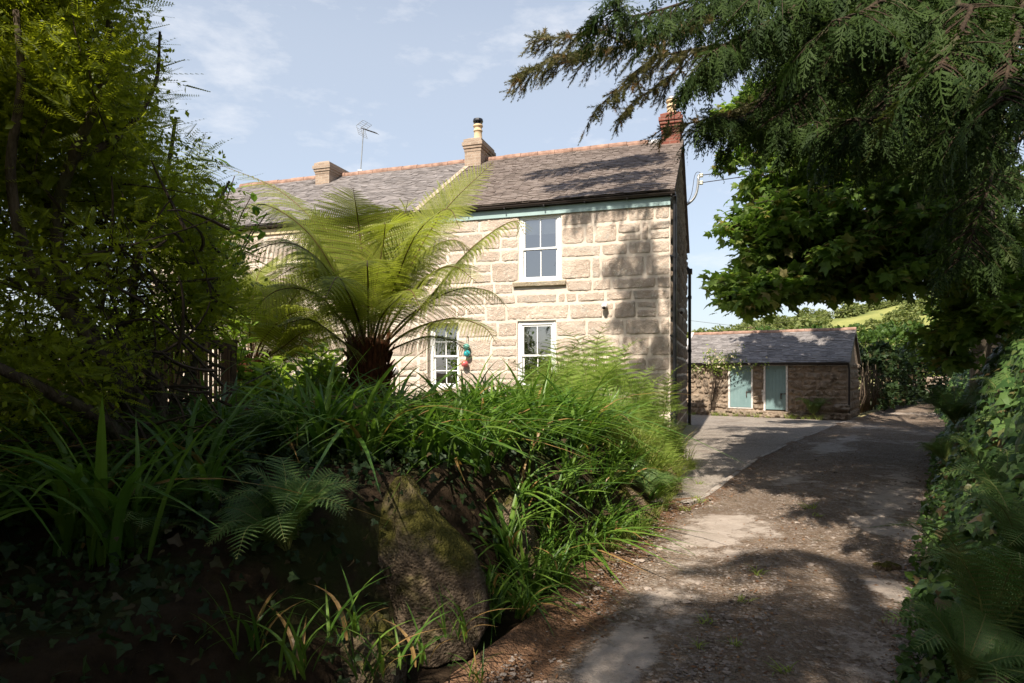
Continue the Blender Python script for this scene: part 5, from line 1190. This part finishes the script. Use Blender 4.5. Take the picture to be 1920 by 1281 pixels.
n=15000; y=rng.uniform(.3,6.2,n); d=rng.random(n)**.8*4.6-.05; ptsb=np.array([bankP(a,b) for a,b in zip(d,y)]); off=rng.random(n)**2*.25; nr=rng.normal(0,.4,(n,3))+np.array((.35,-.3,.7)); ptsb=ptsb+nrmz(nr)*(off[:,None]+.015)
iv=NM(); s=.045*np.clip(rng.normal(1,.35,n),.4,1.9); iv.scatter(T_IVY[0],T_IVY[1],ptsb,frames(rdir(n)+np.array((.3,-.3,-.4)),nr),np.stack([s*1.1,s,s],-1),rng.random(n)); tag(iv.build('bank_ivy',M['lf_shaded'],None),'dark ivy and weeds covering the shaded garden bank','ivy',kind='stuff')  # ivy in the leaf colour with shade put in
# leafy shrubs on top of that bank, one crown each
def bush(name,loc,r,n,tm,size,mat,label,cat,group=None,seed=0,trunk=True,nblob=14,upw=.5,asp=1.):
    o=empty(name,loc); tag(o,label,cat,group); rr=random.Random(seed)
    if trunk:
        q=NM()
        for k in range(5):
            e=np.array((rr.uniform(-.6,.6)*r[0],rr.uniform(-.6,.6)*r[1],rr.uniform(.2,.7)*r[2])); q.tube(bez([(rr.uniform(-.1,.1),rr.uniform(-.1,.1),-r[2]*1.1),(e[0]*.2,e[1]*.2,-r[2]*.2),e],9),[.05*(1-.8*t) for t in np.linspace(0,1,9)],6)
        q.build('stem',M['bark'],o,True)
    pts=[];out=[]
    for k in range(nblob):
        c,_=ellips(1,(0,0,0),np.array(r)*.72,.5); p,dd=ellips(n//nblob,c[0],np.array(r)*rr.uniform(.3,.5),.35); pts.append(p); out.append(dd)
    lf=NM(); leafcloud(lf,tm,np.concatenate(pts),size,upw,np.concatenate(out),0,1,.3,asp,.2); lf.build('crown',M[mat],o); return o
for k,(x,y,z,a,b,c,lab) in enumerate(((6.2,5.2,2.6,1.1,1.2,1.2,'dark leafy shrub on top of the right bank nearest the lens'),(7.6,8.2,3.0,1.3,1.5,1.5,'dark leafy shrub on the right bank beside the conifer trunk'),(9.6,10.6,3.0,1.5,1.6,1.6,'dark leafy shrub on the right bank under the sycamore'),(11.6,14.6,3.0,1.6,2.0,1.7,'leafy shrub on the right bank beyond the sycamore trunk'),(14.6,19.5,3.2,1.8,2.4,1.9,'leafy shrub on the far right bank opposite the outbuilding'),(18.7,25.5,3.2,2.0,3.,2.,'far leafy shrub where the lane bends out of sight'),(4.6,2.6,2.6,1.2,1.0,1.2,'dark shrub hanging over the right edge'),(12.4,12.2,5.4,2.4,2.4,2.4,'tall dark shrub behind the sycamore'),(10.8,8.6,5.2,2.2,2.0,2.4,'tall dark shrub behind the conifer'),(13.4,16.,5.6,2.2,2.2,2.4,'tall green shrub in the gap under the sycamore'))):
    bush('hedgerow_shrub',(x,y,z),(a,b,c),1900 if k<6 else 2600,T_OVAL if k%3 else T_IVY,.10 if y<12 else .15,'lf_hedge',lab,'shrub',seed=k)
for k,(x,y,z,a,b,c,lab) in enumerate(((-3.4,-.5,1.9,1.5,1.5,1.8,'unseen leafy shrub added left of the viewpoint to block sky light'),(-2.2,-3.,1.9,1.7,1.6,2.,'unseen leafy shrub added left behind the viewpoint to block sky light'),(2.2,-1.6,2.,1.3,1.5,1.9,'unseen leafy shrub added right behind the viewpoint to block sky light'),(-5.6,1.2,1.9,1.2,1.4,1.6,'unseen leafy shrub added at the far left to block sky light'))):
    bush('hedgerow_shrub',(x,y,z),(a,b,c),2600,T_OVAL,.11,'lf_hedge',lab,'shrub',seed=80+k)  # unseen shrubs added round the camera to keep sky light off the foreground
for k,(x,y,r) in enumerate(((-13,-17,6.),(-5,-19,5.6),(4,-18,6.2),(12,-16,5.),(-21,-12,5.))):
    bush('hedgerow_tree',(x,y,r*.9),(r,r*.8,r),2600,T_OVAL,.3,'lf_hedge','rounded dark tree in the hedge line behind the viewpoint','tree','trees in the hedge line behind the viewpoint',seed=60+k)
# ---------------------------------------------------------------- lady ferns on the right bank and by the outbuilding
def ladyfern(seed,L,nf,tilt=.5):
    global rng
    kp=rng; rng=np.random.default_rng(seed); lf=NM(); st=NM(); r=random.Random(seed)
    for k in range(nf):
        a=k*6.283/nf+r.uniform(-.3,.3); l=L*r.uniform(.75,1.1); e=r.uniform(.55,.95); u=np.array((math.cos(a),math.sin(a),0))
        path=spline([(0,0,0),u*l*.25*e+np.array((0,0,l*.38)),u*l*.62*e+np.array((0,0,l*.60)),u*l*.98*e+np.array((0,0,l*.50))],16); frond(lf,st,path,(-u[0]*.5,-u[1]*.5,1),npin=26,pinlen=.24*L,nsub=13,subw=.10,r0=.005,start=.14,droop=.12,prof='lady',sweep=.3)
    rng=kp; o=st.build('fern',M['stipe_green'],None,True); lf.build('leaflets',M['lf_ladyfern'],o); return o
lfp=[]
for i in range(3):
    o=ladyfern(400+i,.62,11); lfp.append(o)
FERNS=[(1850,1190,2.72,1.0,'big lady fern at the bottom right corner'),(1905,1060,3.0,.9,'lady fern above the bottom right fern'),(1800,1255,2.62,.75,'small fern touching the lane at the bottom right'),(1880,960,3.9,.8,'fern half buried in ivy on the right bank'),(1790,790,9.5,1.25,'fern on the right bank by the dark far bend'),(1830,880,6.2,.9,'fern beneath the ivy midway along the right bank'),(1775,860,8.2,.8,'small fern at the lane edge on the right bank'),(1885,775,6.0,.9,'fern high on the right ivy bank')]
for k,(px,py,Y,s,lab) in enumerate(FERNS):
    p=P(px,py,Y); o=put(lfp,k%3,(p.x,p.y,p.z-.05),R.uniform(0,6.28),s,(.0,-.35)); tag(o,lab,'fern')
o=copy_tree(lfp[0]); p=O(-.95,-.28,.12); o.location=p; o.scale=(1.35,1.35,1.5); o.rotation_euler=(0,0,1.); tag(o,'green fern growing against the outbuilding wall right of the doors','fern')
for k,(px,py,Y,s) in enumerate(((960,985,4.9,.6),(560,905,4.6,.8),(640,1000,3.9,.7),(480,960,4.2,.8),(1215,905,7.2,.75),(1150,890,6.6,.7),(1245,905,7.9,.7))):
    p=P(px,py,Y); o=copy_tree(lfp[k%3]); o.location=(p.x,p.y,p.z-.15); o.rotation_euler=(.0,.3,R.uniform(0,6)); o.scale=(s,s,s); tag(o,'fern growing out of the shaded garden bank','fern','ferns in the garden bank')
for k in range(15):
    y=R.uniform(2.4,4.6); d=R.uniform(.1,2.6); p=on_bank(d,y)
    if p.x>-1.05 and y>3.2: continue
    o=copy_tree(lfp[k%3]); s=R.uniform(.5,.95); o.location=(p.x,p.y,p.z-.05); o.rotation_euler=(R.uniform(-.2,.2),.25,R.uniform(0,6)); o.scale=(s,s,s); tag(o,'fern in the deep shade left of the boulder','fern','ferns in the shade left of the boulder')
# weeds in the lane
wd=[proto_clump(180+i,16,.10,.012,1.1,.5,'weed_tuft',M['lf_grass'],'small green weed tuft growing in the lane','weed','weed tufts in the lane',base_r=.05) for i in range(2)]
for (px,py,s) in ((1517,957,1.3),(1530,972,.8),(1420,1080,.9),(1325,1172,.8),(1380,1215,.6),(1310,1217,.6),(1310,912,1.),(1305,945,1.2),(1465,1265,.9),(1392,1135,.7),(1725,1130,.9),(1285,960,1.1)):
    x,y=gp(px,py); put(wd,R.randrange(2),(x,y,.015),R.uniform(0,6),s)
# ---------------------------------------------------------------- rose over the outbuilding wall
rs_=empty('climbing_rose',tuple(O(-4.2,-.15,.1))); rs_.rotation_euler=(0,0,ORZ); tag(rs_,'pale flowered climbing rose over the outbuilding eaves left of the doors','rose')
st=NM(); pts=[]; q=random.Random(4); fl=[]
for k in range(15):
    e=np.array((q.uniform(-1.15,1.9),q.uniform(-.28,.02),q.uniform(1.45,1.85))); 
    if q.random()<.3: e=np.array((q.uniform(-.2,.9),q.uniform(-.1,.3),q.uniform(1.9,2.3)))
    p=bez([(0.1*q.uniform(-1,1),0,0),(0.2*q.uniform(-1,1),-.05,1.3),(e[0]*.6,-.12,1.75),e],14); st.tube(p,[.012*(1-.7*t) for t in np.linspace(0,1,14)],5)
    for j in range(46):
        t=.55+.45*q.random(); pts.append(np.array([np.interp(t,np.linspace(0,1,14),p[:,i]) for i in range(3)])+rng.normal(0,.085,3)*np.array((1.2,.7,1)))
    for j in range(3): fl.append(p[-1-q.randrange(5)]+rng.normal(0,.08,3)+np.array((0,-.1,0)))
st.build('stem',M['twig'],rs_,True); lf=NM(); leafcloud(lf,T_OVAL,np.array(pts),.075,.4); lf.build('leaves',M['lf_rose'],rs_)
for f in fl:
    fp=NM(); a=np.array([f+rng.normal(0,.008,3) for j in range(9)]); dd=np.array([rdir(1)[0]+np.array((0,-.5,.3)) for j in range(9)])
    fp.scatter(T_OVAL[0],T_OVAL[1],a,frames(dd,rdir(9)),np.full(9,.045),rng.random(9)); fp.build('flower',M['petal'],rs_)
nm=[proto_clump(190,30,.28,.012,.8,.5,'grass_tuft',M['lf_grass'],'grass tuft at the foot of the outbuilding','grass tuft','grass tufts at the foot of the outbuilding',base_r=.1)]
for k in range(16): p=O(-R.uniform(.6,5.3),-R.uniform(.2,.45),.03); put(nm,0,p,R.uniform(0,6),R.uniform(.5,1.))
# ---------------------------------------------------------------- hedges, far field, hillside
def hedge(name,pts,w,h,z0,n,size,mat,label,tm,lump=.25):
    o=empty(name,(*pts[0],z0)); tag(o,label,'hedge'); pts=np.array(pts,float); seg=np.linalg.norm(np.diff(pts,axis=0),axis=1); s=np.concatenate([[0],np.cumsum(seg)]); u=rng.random(n)*s[-1]
    c=np.stack([np.interp(u,s,pts[:,k]) for k in range(2)],-1); tg=np.stack([np.interp(u+.1,s,pts[:,k])-np.interp(u-.1,s,pts[:,k]) for k in range(2)],-1); nn=nrmz(np.stack([-tg[:,1],tg[:,0]],-1)); a=rng.uniform(-.25,1.25,n)*math.pi; k=.78+.22*rng.random(n)
    hh=np.array([1+lump*nz(q[0]*.5,q[1]*.5,2,3) for q in c]); px=np.cos(a); pz=np.sin(a); px=np.sign(px)*np.abs(px)**.5; pz=np.sign(pz)*np.abs(pz)**.6
    X=c+nn*(px*w/2*k*hh)[:,None]; Z=z0+h*.5*hh*(1+pz*k); P_=np.stack([X[:,0],X[:,1],np.maximum(Z,z0)],-1); od=np.stack([nn[:,0]*px,nn[:,1]*px,pz],-1)
    lf=NM(); P_=P_-np.array((*pts[0],z0)); leafcloud(lf,tm,P_,size,.3,od,0,1,.3,1.,.1); lf.build('foliage',M[mat],o)
    q=NM(); 
    for t in np.linspace(.03,.97,max(4,int(s[-1]/.5))):
        c=np.array([np.interp(t*s[-1],s,pts[:,k]) for k in range(2)])-pts[0]; 
        for j in range(4): e=np.array((c[0]+random.uniform(-.5,.5),c[1]+random.uniform(-.4,.4),h*random.uniform(.6,.9))); q.tube([(c[0],c[1],0),tuple((np.array((c[0],c[1],0))+e)/2+rng.normal(0,.08,3)),tuple(e)],[.035,.025,.01],5)
    q.build('stem',M['bark'],o,True); return o
hedge('hedge',[(12.6,23.4),(14.6,26),(17.6,29.0),(20.3,31.2)],1.9,2.3,0,10500,.15,'lf_shaded','dark overgrown hedge beyond the outbuilding on the lane',T_IVY)  # hedge foliage takes the shade-darkened leaf colour
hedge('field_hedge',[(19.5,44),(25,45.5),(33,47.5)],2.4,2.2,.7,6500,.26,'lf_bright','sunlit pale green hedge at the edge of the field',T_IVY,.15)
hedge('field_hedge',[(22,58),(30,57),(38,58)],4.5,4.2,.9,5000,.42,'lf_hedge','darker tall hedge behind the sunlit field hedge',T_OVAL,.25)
w=NM(); add_stones(w,stone_rects(0,7,[0,.3,.6,.9],[],.2,.5,91),lambda x,y,z:(x,-y,z),gap=.01,bulge=.08,rough=.05,res=.06,seed=3,mi=0); w.bb(0,7,0,.4,-.1,.88,.4,0)
fw=w.build('field_wall',M['rubble'],None,True); fw.location=(22.2,34.6,.35); fw.rotation_euler=(0,0,.25); tag(fw,'low stone wall across the end of the lane','wall')
hb=[]
for i in range(3):
    o=bush('hill_bush',(0,0,-500),(1,1,.75),900,T_OVAL,.17,'lf_hill','','bush',None,500+i,False,12,.4,1.3); hb.append(o)
first=set()
def hbush(i,x,y,r,lab,grp,name=None):
    src=hb[i]
    if i in first: o=copy_tree(src)
    else: o=src; first.add(i)
    o.location=(x,y,hill_h(x,y)+r*.35); o.scale=(r,r,r*random.uniform(.8,1.1)); o.rotation_euler=(0,0,random.uniform(0,6)); o['label']=lab; o['group']=grp
    return o
for k in range(190):
    y=random.uniform(66,240); px=random.uniform(1270,1790); x=(px-960)/F*y
    hbush(k%3,x,y,random.uniform(1.2,3.4)*(.5+y/200),'rounded green bush on the sunny hillside','bushes on the hillside')
for (px,y,r,lab) in ((1522,185,6.5,'tall tree standing out on the hill skyline'),(1545,170,5.,'bushy tree beside the skyline tree'),(1300,215,5.5,'leftmost skyline tree next to the cottage pipe'),(1360,210,4.5,'small rounded skyline tree left of the hill crest'),(1390,205,5.,'dark rounded skyline tree on the hill crest')):
    x=(px-960)/F*y; o=hbush(k%3,x,y,r,lab,'trees on the skyline'); k+=1; o['category']='tree'
for k in range(16):
    px=1290+k*14+random.uniform(-5,5); y=random.uniform(195,225); hbush(k%3,(px-960)/F*y,y,random.uniform(3,5),'rounded green bush on the sunny hillside','bushes on the hillside')
po=NM(); po.tube([(0,0,0),(0,0,9)],.14,8); po.bb(-.9,.9,-.08,.08,8.4,8.55); o=po.build('power_pole',M['timber']); xx=(1408-960)/F*150; o.location=(xx,150,hill_h(xx,150)-.5); tag(o,'faint distant wooden power pole above the outbuilding roof','pole')
pw=NM(); a=np.array((-20,140,21.)); b=np.array((xx,150,hill_h(xx,150)+8.)); c=np.array((130,165,26.)); 
for p_,q_ in ((a,b),(b,c)): pw.tube([p_+(q_-p_)*t-np.array((0,0,2.*t*(1-t))) for t in np.linspace(0,1,14)],.035,4)
tag(pw.build('power_line',M['cast']),'faint power line crossing the sky above the hill','power line')
# pale globe on a stake between trunk and window
gg=empty('garden_globe',(-1.95,10.6,.4)); tag(gg,'pale stone globe on a post right of the tree fern trunk','ornament'); q=NM(); q.lathe([(.075*math.sin(t)+1e-4,-.075*math.cos(t)) for t in np.linspace(.02,3.12,13)],(0,0,1.19),18); q.build('globe',M['oldwhite'],gg,True); q=NM(); q.tube([(0,0,-.1),(0,0,1.12)],.02,8); q.build('post',M['timber'],gg)
# ================================================================== LIGHT, SKY, CAMERA
EL,AZ=math.radians(ELD),math.radians(AZD)
sd=Vector((math.sin(AZ)*math.cos(EL),math.cos(AZ)*math.cos(EL),math.sin(EL)))
sun=bpy.data.lights.new('sun','SUN'); sun.energy=5.0; sun.angle=math.radians(.55); sun.color=(1.,.93,.82)
so_=bpy.data.objects.new('sun',sun); COL.objects.link(so_); so_.rotation_euler=sd.to_track_quat('Z','Y').to_euler(); so_.location=(-20,-30,40)
w=bpy.data.worlds.new('World'); SC.world=w; w.use_nodes=True; nt=w.node_tree; nt.nodes.clear()
out=nt.nodes.new('ShaderNodeOutputWorld'); bg=nt.nodes.new('ShaderNodeBackground'); sky=nt.nodes.new('ShaderNodeTexSky'); sky.sky_type='NISHITA'; sky.sun_disc=False; sky.sun_elevation=EL; sky.sun_rotation=AZ; sky.air_density=1.0; sky.dust_density=1.6; sky.ozone_density=1.0; sky.altitude=30
bg.inputs[1].default_value=.11
tc=nt.nodes.new('ShaderNodeTexCoord'); mp=nt.nodes.new('ShaderNodeMapping'); mp.inputs['Scale'].default_value=(1,1,2.6); nt.links.new(tc.outputs['Generated'],mp.inputs[0])
no=nt.nodes.new('ShaderNodeTexNoise'); no.inputs['Scale'].default_value=5.5; no.inputs['Detail'].default_value=8; no.inputs['Roughness'].default_value=.62; nt.links.new(mp.outputs[0],no.inputs['Vector'])
mr=nt.nodes.new('ShaderNodeMapRange'); mr.inputs[1].default_value=.54; mr.inputs[2].default_value=.8; mr.inputs[4].default_value=.7; nt.links.new(no.outputs['Fac'],mr.inputs[0])
mx=nt.nodes.new('ShaderNodeMix'); mx.data_type='RGBA'; nt.links.new(mr.outputs[0],mx.inputs[0]); 
sx=nt.nodes.new('ShaderNodeSeparateXYZ'); nt.links.new(tc.outputs['Generated'],sx.inputs[0])
hz=nt.nodes.new('ShaderNodeMapRange'); hz.interpolation_type='SMOOTHSTEP'; hz.inputs[1].default_value=.42; hz.inputs[2].default_value=.80; hz.inputs[3].default_value=.58; hz.inputs[4].default_value=0.; nt.links.new(sx.outputs[2],hz.inputs[0])
veil=nt.nodes.new('ShaderNodeMix'); veil.data_type='RGBA'; nt.links.new(hz.outputs[0],veil.inputs[0]); nt.links.new(sky.outputs[0],veil.inputs[6]); veil.inputs[7].default_value=(3.9,4.2,4.6,1)
nt.links.new(veil.outputs[2],mx.inputs[6]); mx.inputs[7].default_value=(5.6,5.6,5.7,1)
nt.links.new(mx.outputs[2],bg.inputs[0]); nt.links.new(bg.outputs[0],out.inputs[0])
cam=bpy.data.cameras.new('camera'); cam.sensor_width=36; cam.lens=36*F/1920; cam.shift_y=54.5/1920; cam.clip_start=.05; cam.clip_end=2000
co=bpy.data.objects.new('camera',cam); COL.objects.link(co); co.location=(0,0,EYE); co.rotation_euler=(math.pi/2,0,0); SC.camera=co
SC.view_settings.view_transform='Standard'; SC.view_settings.look='None'; SC.view_settings.gamma=1; SC.view_settings.exposure=.85
SC.render.engine='CYCLES'; SC.cycles.max_bounces=7; SC.cycles.diffuse_bounces=3; SC.cycles.glossy_bounces=3; SC.cycles.transmission_bounces=5; SC.cycles.transparent_max_bounces=8; SC.cycles.use_denoising=True
SC.cycles.caustics_reflective=False; SC.cycles.caustics_refractive=False
print('meshes',len(bpy.data.meshes),'objects',len(SC.objects))
